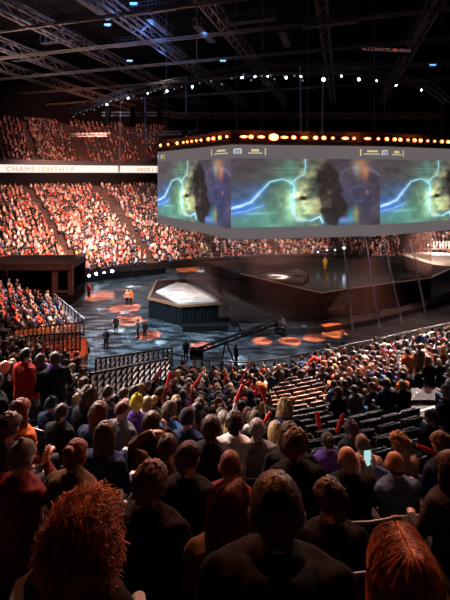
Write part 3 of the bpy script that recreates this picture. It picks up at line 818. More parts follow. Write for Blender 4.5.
def on_ribbon(px, body, size, name):
    """letters set one by one along the curved screen"""
    P = [B[i] + Nn[i] * 29.5 for i in range(len(B))]; acc = [0.]
    for a, b in zip(P, P[1:]): acc.append(acc[-1] + (b - a).length)
    i0 = min(range(len(P)), key=lambda i: abs(225 + P[i].x / P[i].y * F - px) + (0 if P[i].y > 60 else 999))
    mb = MB()
    for k, ch in enumerate(body):
        if ch == ' ': continue
        sarc = acc[i0] + (k - len(body) / 2 + .5) * size * .80
        q = max(0, min(len(P) - 2, next((i for i in range(len(acc)) if acc[i] > sarc), 1) - 1)); t = (P[q + 1] - P[q]).normalized(); p = P[q] + t * (sarc - acc[q])
        o = text(ch, size, M['goldtext'], (0, 0, 0), (0, 0, 0)); 
        m4 = Matrix.Translation((p.x, p.y, 15.5)) @ Matrix.Rotation(math.atan2(t.y, t.x), 4, 'Z') @ Matrix.Rotation(math.pi / 2, 4, 'X')
        mb.add([m4 @ v.co for v in o.data.vertices], [tuple(f.vertices) for f in o.data.polygons]); bpy.data.objects.remove(o)
    mb.obj(name, M['goldtext'], rb)
_ = ([(round(225 + B[i].x / B[i].y * F), round(B[i].x), round(B[i].y)) for i in range(0, len(B), 12)])
on_ribbon(26, 'WORLD CHAMPIONSHIP', 1.35, 'gold_lettering')
on_ribbon(151, 'WORLD', 1.3, 'gold_lettering')

# roof trusses
DIR = Vector((.28, .96, 0)).normalized(); CRS = Vector((.955, -.30, 0)).normalized()
def truss(name, a, b, w, h, ch, step, m, label, group, lace=.5):
    a, b = Vector(a), Vector(b); d = (b - a).normalized(); s = d.cross(Vector((0, 0, 1))).normalized() * w / 2; u = Vector((0, 0, h / 2))
    root = empty(name, a); 
    c = MB(); L = MB(); ln = (b - a).length; n = max(2, int(ln / step))
    for q in (s + u, s - u, -s + u, -s - u): c.beam(q, q + (b - a), ch)
    for k in range(n):
        p, q = (b - a) * (k / n), (b - a) * ((k + 1) / n)
        sg = 1 if k % 2 else -1
        for sd in (s, -s):
            L.beam(p + sd + u * sg, q + sd - u * sg, ch * lace)
        L.beam(p + s + u, p - s + u, ch * lace); L.beam(p + s - u, q - s - u, ch * lace)
    c.obj('chord', m, root); L.obj('lacing', m, root)
    return tag(root, label, 'truss', group)
TZ = 33.0
seeds = [(-32 - 11, 48, 'fifth'), (-32, 52, 'leftmost'), (-23.8, 42.6, 'second'), (-12.9, 41.4, 'third'), (-2, 41.4, 'fourth'), (9, 38, 'fifth'), (20, 35, 'sixth')]
for k, (x, y, w) in enumerate(seeds):
    p = Vector((x, y, TZ)); a = p - DIR * 6; b = p + DIR * 66
    truss('roof_truss', a, b, 1.0, 1.5, .20, 2.2, M['truss'], 'steel box truss running away under the roof, %s of the long trusses from the left' % orow(k), 'long roof trusses')
for k, (x, y) in enumerate(((-13.3, 43.4), (0, 48.4), (0, 59), (0, 71), (0, 84))):
    p = Vector((x, y, TZ - 1)); a = p - CRS * 46; b = p + CRS * 44
    truss('roof_cross_truss', a, b,   .22, .28, .10, 3.2, M['truss'], 'thin steel cross truss under the roof, %s from the camera' % orow(k), 'cross roof trusses')
# fixtures, walkways hung in the roof, blue lit
for k, (px, py, D) in enumerate(((40, 15, 50), (60, 42, 56), (95, 10, 45), (135, 45, 55), (160, 28, 50), (150, 12, 46), (175, 52, 58), (28, 60, 66), (205, 35, 50), (250, 22, 48), (285, 40, 52), (330, 25, 45), (420, 30, 48))):
    p = at(px, py, D); t_ = empty('roof_walkway', p)
    mb = MB(); dv = CRS * 3 if k % 2 else DIR * 3
    mb.beam(-dv, dv, .9, .06); mb.obj('deck', M['rigtruss'], t_)
    r_ = MB()
    for q in range(7):
        c = dv * (q / 3 - 1)
        for sd in (-1, 1):
            off = dv.normalized().cross(Vector((0, 0, 1))) * .45 * sd
            r_.beam(c + off, c + off + Vector((0, 0, 1.1)), .05)
    for sd in (-1, 1):
        off = dv.normalized().cross(Vector((0, 0, 1))) * .45 * sd + Vector((0, 0, 1.1)); r_.beam(-dv + off, dv + off, .05)
    r_.obj('railing', M['rigtruss'], t_)
    tag(t_, 'short hung walkway with rails up among the roof trusses, %s of them from the left' % orow(sorted((40, 60, 95, 135, 160, 150, 175, 28, 205, 250, 285, 330, 420)).index(px)), 'walkway', 'hung walkways in the roof')
# arena sign
sg = empty('arena_sign', at(386, 52, 55)); mb = MB(); mb.box((0, .1, .35), (7.2, .12, 1.3)); mb.obj('sign_board', M['black'], sg)
text('ACCORHOTELS', .62, M['signtext'], (-1.15, 0, .1), (math.pi / 2, 0, 0), sg); text('ARENA', .62, M['signtext'], (2.45, 0, .1), (math.pi / 2, 0, 0), sg)
mk = MB(); mk.ball((0, 0, 0), (.22, .03, .26), 10, 8); q_ = mk.obj('sign_mark', M['signred'], sg); q_.location = (1.25, 0, .32)
sg.rotation_euler = (0, R(2.5), 0)
tag(sg, 'dim pale red lettered arena sign hanging on black up near the roof', 'sign')

# lighting rig: a ring of box truss over the screens
RZ = 24.9
ring = [Vector((-24, 63, RZ)), Vector((-12, 48.5, RZ)), Vector((1.6, 38, RZ)), Vector((12, 38, RZ)), Vector((22.5, 44.5, RZ)), Vector((30, 54, RZ))]
for k, (a, b) in enumerate(zip(ring, ring[1:])):
    truss('rig_truss', a, b, .7, .7, .09, .9, M['rigtruss'], 'dark lighting truss of the rig ring above the screens, %s from the left' % orow(k), 'lighting rig trusses')
def fixture():
    root = empty('spotlight_fixture'); 
    y = MB(); y.beam((-.2, 0, -.05), (-.2, 0, -.45), .04); y.beam((.2, 0, -.05), (.2, 0, -.45), .04); y.beam((-.22, 0, -.04), (.22, 0, -.04), .05); y.obj('yoke', M['blackmetal'], root)
    h = MB(); h.tube([(0, .14, -.36), (0, 0, -.42), (0, -.2, -.52)], [.12, .17, .16], 12); h.obj('housing', M['blackmetal'], root, True)
    l = MB(); l.tube([(0, -.24, -.54), (0, -.30, -.57)], [.13, .13], 12, cap=False); l.obj('lens', M['coldlamp'], root, True)
    return root
FX = fixture(); nf = 0
lamps = [(108, 100, 1), (129, 93, 1), (167, 76, 1), (193, 67, 1), (242, 59, 1), (254, 62, .6), (285, 66, 1), (323, 69, 1.8), (357, 74, 1.3), (395, 79, .8), (420, 83, .8), (148, 85, .4), (300, 66, .5), (340, 72, .4), (375, 77, .4), (268, 63, .4)]
for (px, py, s) in sorted(lamps):
    # where the ring truss passes this direction
    best = None
    for a, b in zip(ring, ring[1:]):
        for t in range(61):
            p = a.lerp(b, t / 60); d = abs(225 + p.x / p.y * F - px)
            if best is None or d < best[0]: best = (d, p)
    p = best[1]; o = FX if nf == 0 else copy_tree(FX); 
    o.location = (p.x, p.y - .2, p.z - .4); sc_ = .35 + s * .45; o.scale = (sc_,) * 3
    nf += 1
    tag(o, 'cold white spotlight hanging from the rig ring, %s from the left' % orow(nf - 1), 'spotlight', 'cold spotlights on the rig ring')
FY = fixture(); FY.scale = (.6,) * 3
for ch in FY.children:
    if ch.name.startswith('lens'): ch.data.materials.clear(); ch.data.materials.append(mat('dim_lens', (.6, .7, .8), .3, emit=(.6, .75, 1), es=.5))
for k in range(34):
    t = (k + .3) / 34 * 2.6; i = int(t); p = ring[i].lerp(ring[i + 1], t - i); o = FY if k == 0 else copy_tree(FY)
    o.location = (p.x, p.y - .25, p.z - .35 - .4 * (k % 3 == 0)); o.rotation_euler = (R(rng.uniform(-30, 20)), 0, R(rng.uniform(-60, 60)))
    tag(o, 'small unlit moving spotlight among the many on the rig ring truss', 'spotlight', 'small moving lights on the rig ring')
# blue glows among the trusses
def blue_fix(px, py, D, w):
    t_ = empty('blue_light', at(px, py, D)); mb = MB(); mb.box((0, 0, 0), (.9, .4, .3)); mb.obj('housing', M['blackmetal'], t_)
    mb = MB(); mb.box((0, -.21, -.02), (.8, .03, .22)); mb.obj('lens', M['bluelamp'], t_)
    tag(t_, w, 'light', None)
for a in ((108, 25, 50, 'small blue light among the roof trusses at the upper left'), (134, 4, 44, 'bright blue light at the top between two long trusses'), (130, 61, 60, 'upright blue light below the third long truss'), (205, 36, 50, 'blue light by the fourth long truss'), (223, 61, 56, 'blue light just left of the middle of the rig'), (432, 65, 50, 'blue light at the upper right near the edge')): blue_fix(*a)

# the hanging screens
A, Bc, Cc, Ec = Vector((.57, 38, 0)), Vector((-8.6, 51, 0)), Vector((15.7, 40.5, 0)), Vector((26, 45, 0))
ZB, ZT = 8.75, 17.8
def video(u, v, sat):
    """the picture on one screen, u from left, v from the bottom; numpy arrays"""
    def blob(cx, cy, rx, ry): return np.exp(-(((u - cx) / rx) ** 2 + ((v - cy) / ry) ** 2))
    def n1(s, k):
        G = np.random.default_rng(int(k)).random((int(s) + 4, int(s) + 4)); x = np.clip(u, 0, 1) * s; y = np.clip(v, 0, 1) * s * .6
        i, j = x.astype(int), y.astype(int); fx, fy = x - i, y - j; fx = fx * fx * (3 - 2 * fx); fy = fy * fy * (3 - 2 * fy)
        return (G[j, i] * (1 - fx) + G[j, i + 1] * fx) * (1 - fy) + (G[j + 1, i] * (1 - fx) + G[j + 1, i + 1] * fx) * fy
    def n2(s, k): return np.clip(1.6 * (.6 * n1(s * .5, k) + .4 * n1(s, k + 9)) - .3, 0, 1)
    col = np.stack([.10 + 0 * u, .078 + 0 * u, .088 + 0 * u], -1) * (1 - .25 * (1 - sat))
    def add(w, c): nonlocal col; col = col + w[..., None] * np.array(c)
    def mix(w, c): nonlocal col; w = np.clip(w, 0, 1)[..., None]; col = col * (1 - w) + np.array(c) * w
    mix(blob(.22, .12, .35, .33) * .9, (.13, .36, .30)); mix(blob(.05, .3, .12, .15) * .9, (.05, .10, .34))
    mix(blob(.40, .35, .16, .5) * .85, (.16, .33, .20)); add(blob(.47, .40, .09, .22) * (.15 + 1.5 * n2(50, 1) ** 2), (.75, .72, .30)); add(blob(.50, .22, .07, .12) * n2(45, 7), (.25, .42, .20)); add(blob(.46, .62, .06, .12) * n2(30, 3), (.30, .22, .10))
    mix(blob(.43, .8, .10, .25) * .5, (.08, .20, .17))
    mix(np.clip(blob(.62, .48, .085, .42) * 1.6 * (.6 + .6 * n2(16, 2)), 0, .92), (.045, .035, .035)); mix(blob(.62, .78, .07, .08) * .9, (.03, .035, .04))
    mix(blob(.86, .4, .15, .5) * .8 * sat, (.04, .06, .20)); mix(blob(.78, .45, .14, .4) * .6, (.075, .065, .11))
    add(blob(.53, .36, .05, .035) * n2(70, 5), (.02, .02, .02)); mix(blob(.46, .40, .05, .04) * n2(60, 4) * 1.3, (.03, .03, .02))
    for r_, c_, w_ in ((.20, (.03, .03, .045), .010), (.155, (.05, .035, .035), .006), (.10, (.012, .02, .06), .008), (.06, (.02, .03, .09), .008)):
        d = np.hypot(u - .85, (v - .45) * .55) if False else np.hypot((u - .85), (v - .48) * .5)
        add(np.exp(-((d - r_) / w_) ** 2) * np.clip(2.2 * n2(7, 3 + int(r_ * 100)) - .9, 0, 1), tuple(3. * q for q in c_))
    mix(np.clip(blob(.86, .90, .05, .16), 0, 1) * .8, (.42, .22, .10)); add(blob(.83, .84, .02, .10), (.0, .12, .16)); add(blob(.9, .78, .02, .1), (.3, .08, .02))
    add(blob(.83, .16, .018, .10), (.30, .30, .02)); add(blob(.795, .14, .02, .1), (.0, .28, .34)); add(blob(.91, .5, .012, .03), (.3, .12, .06))
    add(blob(.74, .08, .05, .05), (.06, .16, .50)); add(blob(.18, .2, .1, .02) * .8, (.12, .3, .26))
    def line(pts, w, core, glow, gw):
        d = np.full(u.shape, 9.)
        for (x0, y0), (x1, y1) in zip(pts, pts[1:]):
            dx, dy = (x1 - x0), (y1 - y0) * .5; ax, ay = u - x0, (v - y0) * .5
            t = np.clip((ax * dx + ay * dy) / (dx * dx + dy * dy), 0, 1)
            d = np.minimum(d, np.hypot(ax - t * dx, ay - t * dy))
        add(np.exp(-(d / gw) ** 2), glow); mix(np.exp(-(d / w) ** 4), core)
    add(blob(.12, .55, .12, .10) * .6, (.02, .05, .22))
    add(blob(.50, .45, .12, .40) * np.clip((n2(30, 31) - .3) * 2.2, 0, 1.3), (.50, .46, .20)); add(blob(.385, .45, .03, .4) * (.4 + n2(18, 33)), (.05, .30, .25)); mix(blob(.47, .42, .035, .05) * n2(50, 35) * 1.5, (.03, .03, .025)); mix(blob(.53, .52, .04, .04) * n2(60, 36) * 1.5, (.03, .03, .025))
    mix(np.clip(((blob(.64, .46, .07, .42) + blob(.63, .76, .06, .12) + blob(.71, .28, .06, .25)) * (.6 + .9 * n2(22, 41)) - .38) * 4, 0, .93), (.030, .021, .020)); add(np.clip((n2(34, 51) - .72) * 5, 0, 1) * blob(.63, .55, .10, .45), (.07, .055, .05))
    line([(-.02, .27), (.06, .31), (.13, .37), (.19, .52), (.25, .66), (.33, .70), (.37, .67), (.41, .60), (.405, .40), (.40, .22), (.43, .10), (.52, .08), (.58, .14), (.60, .05)], .0048, (.62, 1.0, 1.05), (.02, .22, .40), .016)
    line([(-.02, .27), (.06, .31), (.13, .37), (.19, .52)], .009, (.62, .88, 1.1), (.02, .08, .34), .035)
    line([(.40, .66), (.43, .72), (.47, .76), (.485, .88), (.48, 1.02)], .004, (.40, .85, .90), (.02, .12, .2), .012)
    line([(.0, .20), (.10, .24), (.2, .31)], .006, (.25, .45, .95), (.02, .08, .30), .02)
    add(np.exp(-((v - .86) / .006) ** 2) * ((u > .27) & (u < .48)), (.05, .10, .12)); add(np.exp(-((v - .80) / .006) ** 2) * ((u > .30) & (u < .48)), (.05, .10, .12))
    col = col * (.62 + .45 * n2(14, 21) + .35 * n2(44, 22))[..., None]
    add((np.sin(u * 55 + v * 9) > .93) * (u > .2) * (u < .35) * (v < .5) * 1., (.02, .06, .05))
    return col
def screen(name, P, Q, w0, bands, sat, gain, nx=300, nz=190, hud=()):
    """one face of the hanging screen: grey bands above and below the picture, P to Q left to right"""
    X = np.linspace(0, 1, nx); Z = np.linspace(0, 1, nz); u, v = np.meshgrid(X, Z)
    lo_, hi_ = bands
    col = np.stack([.135 + 0 * u, .115 + 0 * u, .122 + 0 * u], -1)
    pic = video(u, (v - lo_) / (hi_ - lo_), sat) * (1. if sat > .5 else .9)
    inn = ((v > lo_) & (v < hi_))[..., None]
    if w0: inn = inn & (u < w0)[..., None]
    col = np.where(inn, pic, col)
    for (x0, x1, z0, z1, c) in hud:
        k = ((u > x0) & (u < x1) & (v > z0) & (v < z1))[..., None]; col = np.where(k, np.array(c), col)
    col = np.clip(col * gain, 0, 1.2)
    P3 = P[None, None, :] * (1 - u[..., None]) + Q[None, None, :] * u[..., None]
    V = P3.copy(); V[..., 2] = ZB + (ZT - ZB) * v
    n = nx * nz; idx = np.arange(n).reshape(nz, nx)
    fs = np.stack([idx[:-1, :-1], idx[:-1, 1:], idx[1:, 1:], idx[1:, :-1]], -1).reshape(-1, 4)
    me = bpy.data.meshes.new(name); me.from_pydata(V.reshape(-1, 3).tolist(), [], fs.tolist())
    a_ = me.color_attributes.new('Col', 'FLOAT_COLOR', 'POINT'); a_.data.foreach_set('color', np.concatenate([col.reshape(-1, 3), np.ones((n, 1))], 1).astype(np.float32).ravel())
    me.materials.append(M['video']); return me
jt = empty('hanging_video_screen', (8, 50, ZB))
tag(jt, 'huge hanging many-sided video screen showing blue lightning over green glow', 'video screen')
def addscreen(me, lab=None):
    o = link('screen_face', me, jt); o.location = (-8, -50, -ZB)
    if lab: o['label'] = lab
W_, Y_ = (.62, .60, .48), (.72, .58, .22)
def hud_right(x0, wd):   # the half of the score strip right of a corner
    return [(x0 + .02 * wd, x0 + .15 * wd, .895, .96, (.10, .11, .15)), (x0 + .03 * wd, x0 + .05 * wd, .90, .955, W_), (x0 + .05 * wd, x0 + .13 * wd, .945, .958, W_), (x0 + .06 * wd, x0 + .11 * wd, .90, .935, (.32, .42, .55)), (x0 + .12 * wd, x0 + .14 * wd, .90, .955, W_), (x0 + .26 * wd, x0 + .36 * wd, .93, .955, Y_), (x0 + .22 * wd, x0 + .40 * wd, .905, .918, W_), (x0 + .43 * wd, x0 + .445 * wd, .89, .965, Y_)]
def hud_left(x1, wd):
    return [(x1 - .45 * wd, x1 - .43 * wd, .89, .965, Y_), (x1 - .32 * wd, x1 - .12 * wd, .932, .955, Y_), (x1 - .38 * wd, x1 - .06 * wd, .905, .918, W_)]
e3 = .006 * (A - Cc).cross(Vector((0, 0, 1))).normalized() * 0
addscreen(screen('screen_face', np.array(Bc), np.array(A), 0, (.115, .855), 1., 1.0, hud=hud_left(1., .48) + hud_right(-.03, .34)))
addscreen(screen('screen_face', np.array(A), np.array(Cc), 0, (.125, .855), .35, 1.0, hud=hud_right(0, .5) + hud_left(1.03, .38)))
addscreen(screen('screen_face', np.array(Cc), np.array(Cc + (Ec - Cc) * 1.55), 0, (.125, .855), .35, 1.0, hud=hud_right(0, .42)))
E2 = Cc + (Ec - Cc) * 1.55
poly = [(Bc.x, Bc.y), (A.x, A.y), (Cc.x, Cc.y), (E2.x, E2.y), (24, 60), (4, 64), (-6, 60)]
cx_, cy_ = 10, 51
mb = MB(); mb.prism([(cx_ + (x - cx_) * .992, cy_ + (y - cy_) * .992) for x, y in poly], ZB - .04, ZT + .04); o = mb.obj('casing', M['grey'], jt); o.location = (-8, -50, -ZB)
mb = MB()
for (p, q) in ((Bc, A), (A, Cc), (Cc, E2)):
    n = (q - p).cross(Vector((0, 0, 1))).normalized() * .1
    mb.beam(p + Vector((0, 0, ZT + .45)) + n, q + Vector((0, 0, ZT + .45)) + n, .5, .12); mb.beam(p + Vector((0, 0, ZT + 1.3)), q + Vector((0, 0, ZT + 1.3)), .12)
    for k in range(13):
        c = p.lerp(q, k / 12); mb.beam(c + Vector((0, 0, ZT)), c + Vector((0, 0, ZT + 1.3)), .08)
for (p, q) in ((Bc, A), (A, Cc), (Cc, E2)): mb.beam(p + Vector((0, 0, ZT + .75)), q + Vector((0, 0, ZT + .75)), .06, 1.3)  # back panel added behind the lamps to catch their glow
o = mb.obj('lamp_rail', M['rail'], jt); o.location = (-8, -50, -ZB)
# amber lamps on the rail
def amber(name_big):
    root = empty('amber_lamp'); w = {'s': .34, 'm': .52, 'w': .78, 'b': 1.0}[name_big]
    h = MB(); h.box((0, .16, 0), (w + .1, .26, .46)); h.obj('housing', M['blackmetal'], root)
    l = MB(); l.ball((0, 0, 0), (w / 2, .10, .13 if name_big in 'sw' else .19 if name_big == 'm' else .34), 14, 10); l.obj('lens', M['amber'], root, True)
    l = MB(); q = .9 if name_big == 'b' else .72; l.ball((0, -.06, 0), (w / 2 * q, .08, (.13 if name_big in 'sw' else .19 if name_big == 'm' else .34) * q), 12, 8); l.obj('hot_core', M['amberhot'], root, True)  # lamp's hot centre; the lens ball around it shapes its orange halo
    return root
AMB = {k: amber(k) for k in 'smwb'}; am_used = set(); na = 0
NUM = ['first', 'second', 'third', 'fourth', 'fifth', 'sixth', 'seventh', 'eighth', 'ninth', 'tenth', 'eleventh', 'twelfth', 'thirteenth', 'fourteenth', 'fifteenth', 'sixteenth', 'seventeenth', 'eighteenth', 'nineteenth']
def nth(k): return NUM[k - 1] if k < 20 else ('twentieth' if k == 20 else 'twenty-' + NUM[k - 21] if k < 30 else 'thirtieth' if k == 30 else 'thirty-' + NUM[k - 31] if k < 40 else 'fortieth' if k == 40 else 'forty-' + NUM[k - 41])
al = [(164, 'm'), (172, 's'), (181, 'm'), (187, 's'), (191, 's'), (195.5, 's'), (200, 's'), (205, 's'), (212, 'm'), (217.5, 'm'), (224, 'm'), (231, 's'), (243, 'w'), (250, 'm'), (260, 'w'), (272.5, 'b'), (283, 'w'), (292, 'm'), (303, 'w'), (314, 'm'), (322, 'm'), (331, 's'), (343, 'w'), (352, 's'), (365, 'w'), (376, 's'), (383, 'm'), (391, 'm'), (397, 'm'), (404, 's'), (411, 'm'), (417, 'm'), (424, 's'), (431, 's'), (438, 'm'), (444, 'm'), (449, 's')]
for px, k in al:
    best = None
    for (p, q) in ((Bc, A), (A, Cc), (Cc, E2)):
        for t in range(201):
            c = p.lerp(q, t / 200); d = abs(225 + c.x / c.y * F - px)
            if best is None or d < best[0]: best = (d, c, math.atan2((q - p).y, (q - p).x))
    src = AMB[k]; o = src if k not in am_used else copy_tree(src); am_used.add(k); na += 1
    n = Vector((math.sin(best[2]), -math.cos(best[2]), 0))
    o.location = best[1] + n * .45 + Vector((0, 0, ZT + .72)); o.rotation_euler = (0, 0, best[2])
    tag(o, '%s amber lamp on the rail above the screens, %s from the left' % ({'s': 'small', 'm': 'round', 'w': 'wide', 'b': 'brightest big'}[k], nth(na)), 'lamp', 'amber lamps above the screens')
# hoist chains
for k, (p, s_) in enumerate(((A, 0), (Cc, 0), (A.lerp(Cc, .5), 0), (Bc, 0), (A.lerp(Bc, .5), 0), (Cc.lerp(E2, .6), 0), (Vector((4, 46, 0)), 0), (Vector((18, 48, 0)), 0))):
    mb = MB(); q = p.lerp(Vector((10, 51, 0)), .06); mb.tube([(q.x, q.y, ZT + .2), (q.x, q.y, TZ + 3)], .045, 6, cap=False)
    tag(mb.obj('hoist_cable', M['rigtruss']), 'thin hoist cable from the roof to the hanging screen, %s of eight' % orow(k), 'cable', 'hoist cables')
# inner rig above the screens
for k, (z, y, x0, x1) in enumerate(((21.4, 44, -6, 24), (22.8, 52, -16, 34), (21.0, 58, -24, -4), (27.5, 46, 2, 30))):
    truss('rig_truss', (x0, y + (4 if x0 < -20 else 0), z), (x1, y, z), .45, .45, .06, .8, M['rigtruss'], 'thin dark truss hung crosswise above the screens, %s of four' % orow(k), 'cross rig trusses')
for k in range(14):
    x = -14 + 3.1 * k; z = 20 + 3 * rng.random(); p = Vector((x, 46 + 3 * rng.random(), z))
    mb = MB(); mb.box((0, 0, 0), (.55, .5, 2.2)); 
    for j in range(5): mb.box((0, -.27, -.85 + j * .42), (.5, .05, .32))
    t_ = mb.obj('speaker_array', M['black']); t_.location = p; tag(t_, 'black hanging loudspeaker column in the rig, %s from the left' % orow(k), 'loudspeaker', 'hanging speaker columns')

# ------------------------------------------------------------------ stage
def pl(*pts, z): return [tuple(ground(px, py, z).xy) for px, py in pts]
base_poly = pl((231, 320), (262, 322), (310, 321), (360, 314), (405, 305), (436, 296), (470, 284), z=.6) + [(36, 58), (10, 61), (-1, 56)]
mb = MB(); mb.prism(base_poly, 0, .6); sb = mb.obj('stage_base', M['blackgloss']); 
stg = empty('main_stage', (10, 50, 0)); sb.parent = stg; sb.location = (-10, -50, 0)
deck = pl((241, 274), (303, 289), (322, 293), (348, 289), (430, 278), (452, 268), z=2.2) + [(30, 60), (8, 62), (-3, 58.5)]
mb = MB(); mb.prism(deck, .6, 2.2); o = mb.obj('deck', M['blackgloss'], stg); o.location = (-10, -50, 0)
mb = MB()
dk = [Vector((*p, 2.23)) for p in deck[:6]]
for a, b in zip(dk, dk[1:]): mb.beam(a, b, .09, .09)
o = mb.obj('deck_edge_strip', mat('lit_edge_strip', (.5, .35, .3), .4, emit=(.5, .3, .25), es=.25), stg); o.location = (-10, -50, 0)
mb = MB()
for k in range(7): 
    p = ground(336 + 2.2 * k, 309 - 2.6 * k, .7 + .2 * k); mb.box(tuple(p), (1.9, .32, .06), R(12))
o = mb.obj('stage_steps', M['nose'], stg); o.location = (-10, -50, 0)
tag(stg, 'large black glossy stage with steps under the hanging screen', 'stage')
# gauze round the stage
gz = [Vector((-.6, 40.2, 0)), Vector((7.6, 40.6, 0)), Vector((15.6, 41.6, 0)), Vector((25.4, 49.2, 0))]
mb = MB()
gp_ = [Vector((-6, 50, 0))] + gz + [Vector((24, 58, 0))]
for a, b in zip(gp_, gp_[1:]): mb.add([(a.x, a.y, .6), (b.x, b.y, .6), (b.x, b.y, ZB), (a.x, a.y, ZB)], [(0, 1, 2, 3)])
o = mb.obj('projection_gauze', M['gauze'], stg); o.location = (-10, -50, 0); o['label'] = 'see-through brown gauze'; so = o.modifiers.new('s', 'SOLIDIFY'); so.thickness = .01
# lit white desks on the deck
for k, (q, w) in enumerate((([(262, 276), (290, 277.5), (300, 274), (270, 273.5)], 'the farther white panel'), ([(273, 280), (303, 283), (309, 279), (284, 277)], 'the middle white panel'), ([(288, 272), (304, 278), (309, 275), (298, 270)], 'the smallest white panel'))):
    mb = MB(); mb.prism(pl(*q, z=2.3), 2.2, 2.42 + .02 * k); o = mb.obj('stage_panel', M['white'], stg); o.location = (-10, -50, 0); o['label'] = w
# white walkway at the right
mb = MB(); mb.prism(pl((402, 253), (430, 252), (470, 254), (470, 266), (432, 262), z=4.2), 3.9, 4.2); tag(mb.obj('white_platform', M['white']), 'white lit platform edge beyond the stage at the right', 'platform')
mb = MB()
for k in range(16):
    p = ground(428 + 3 * k, 249, 4.4); mb.beam(p, p + Vector((0, 0, 1.1)), .07)
mb.beam(ground(425, 249, 5.5) , ground(480, 249, 5.5), .07); mb.obj('picket_rail', M['white']); tag(bpy.data.objects['picket_rail'], 'white picket rail above the lit platform at the right', 'rail')
# side ramp ring round the base
mb = MB(); ra = [ground(*p, .3) for p in ((240, 329), (320, 327), (372, 318), (415, 307), (450, 295), (480, 284))]
for a, b in zip(ra, ra[1:]): mb.beam(a, b, 1.6, .5)
o = mb.obj('stage_ramp', M['concrete'], stg); o.location = (-10, -50, 0)

# caster desk platform, six sided
hexa = [(-8.0, 41.9), (-8.26, 48.6), (-4.9, 49.2), (-2.1, 46.8), (.4, 40.5), (-4.4, 39.5)]
hx = empty('player_platform', (-4.5, 44, 0)); off = (4.5, -44, 0)
def sc_poly(s): cx, cy = -4.4, 44.2; return [(cx + (x - cx) * s, cy + (y - cy) * s) for x, y in hexa]
mb = MB(); H6 = hexa[::-1]; vs = []; fs = []; n = 0
for (x0, y0), (x1, y1) in zip(hexa, hexa[1:] + hexa[:1]):
    L_ = math.hypot(x1 - x0, y1 - y0); m_ = int(L_ / .11); nx, ny = (y1 - y0) / L_, -(x1 - x0) / L_
    for k in range(m_): t = k / m_; w = .06 * math.sin(k * 1.9) + .03 * math.sin(k * .7); vs.append((x0 + (x1 - x0) * t + nx * w, y0 + (y1 - y0) * t + ny * w))
m_ = len(vs); mb.add([(x, y, 0) for x, y in vs] + [(x, y, 1.9) for x, y in vs], [(i, (i + 1) % m_, m_ + (i + 1) % m_, m_ + i) for i in range(m_)])
o = mb.obj('drape', M['curtain'], hx, True); o.location = (4.5, -44, 0)
mb = MB(); mb.prism(sc_poly(.99), 1.6, 1.86); o = mb.obj('deck', M['maroon'], hx); o.location = (4.5, -44, 0)
mb = MB(); hh = [Vector((x, y, 1.98)) for x, y in sc_poly(1.0)]
for a, b in zip(hh, hh[1:] + hh[:1]): mb.beam(a, b, .26, .22)
o = mb.obj('rim', M['rim'], hx); o.location = (4.5, -44, 0)
tag(hx, 'six-sided raised platform with black drapes and copper rim', 'platform')
wt = MB(); wt.prism(pl((156, 291.5), (176.5, 282.5), (192, 284.5), (219, 300.5), (212, 302), (179, 303), z=2.0), 1.87, 2.05); o = wt.obj('white_deck_panel', mat('white_lit_deck', (.62, .50, .44), .5, nscale=.45, namt=.35), hx); o.location = (4.5, -44, 0)
for k, (px, py) in enumerate(((168, 295), (178, 290), (190, 291), (200, 297), (185, 299))):
    t_ = empty('monitor_desk', ground(px, py, 2.05)); mb = MB(); mb.box((0, 0, .06), (1.0, .5, .05)); mb.obj('desk_top', mat('peach_top', (.7, .42, .3), .5), t_)
    mb = MB(); mb.box((-.45, 0, .02), (.05, .4, .04)); mb.obj('leg', M['blackmetal'], t_); mb = MB(); mb.box((.45, 0, .02), (.05, .4, .04)); mb.obj('leg', M['blackmetal'], t_)
    tag(t_, 'small low peach desk on the white platform panel, %s from the left' % orow(sorted((168, 178, 190, 200, 185)).index(px)), 'desk', 'low desks on the platform')
mb = MB(); mb.prism([tuple(ground(*p, 0).xy) for p in ((182, 332), (228, 331), (228, 328), (182, 328.5))], 0, .5); tag(mb.obj('black_riser', M['black']), 'low black riser in front of the six-sided platform', 'riser')

# dark press box left and other dark masses
def pbox(px0, px1, y0, y1, D, dep, nm, m, lab, cat='booth'):
    a, b = at(px0, y1, D), at(px1, y0, D); mb = MB(); mb.box(((a.x + b.x) / 2, D + dep / 2, (a.z + b.z) / 2), (b.x - a.x, dep, b.z - a.z)); return tag(mb.obj(nm, m), lab, cat)
bt = empty('booth', at(36, 292, 46)); a = at(-12, 294, 46); b = at(72, 263, 46); o0 = -Vector(bt.location)
def part(nm, m, c, d):
    mb = MB(); mb.box(c, d); q = mb.obj(nm, m, bt); q.location = o0
W = b.x - a.x; cxm = (a.x + b.x) / 2; zt, zb = b.z, a.z
part('booth_roof', M['maroon'], (cxm, 48, zt - .35), (W, 5, .75)); part('back_wall', M['black'], (cxm, 50.4, (zt + zb) / 2), (W, .2, zt - zb))
for q in (a.x, at(54, 290, 46).x, b.x - .25): part('post', M['maroon'], (q + .12, 46, zb / 2 + zt / 2), (.5, .5, zt - zb))
part('sill', M['maroon'], (at(63, 290, 46).x, 46, zb + .3), (at(72, 0, 46).x - at(54, 0, 46).x, .4, .2)); part('base_wall', M['black'], (cxm, 48, zb / 2), (W, 4.6, zb))
tag(bt, 'dark maroon open-fronted booth above the left stand', 'booth')
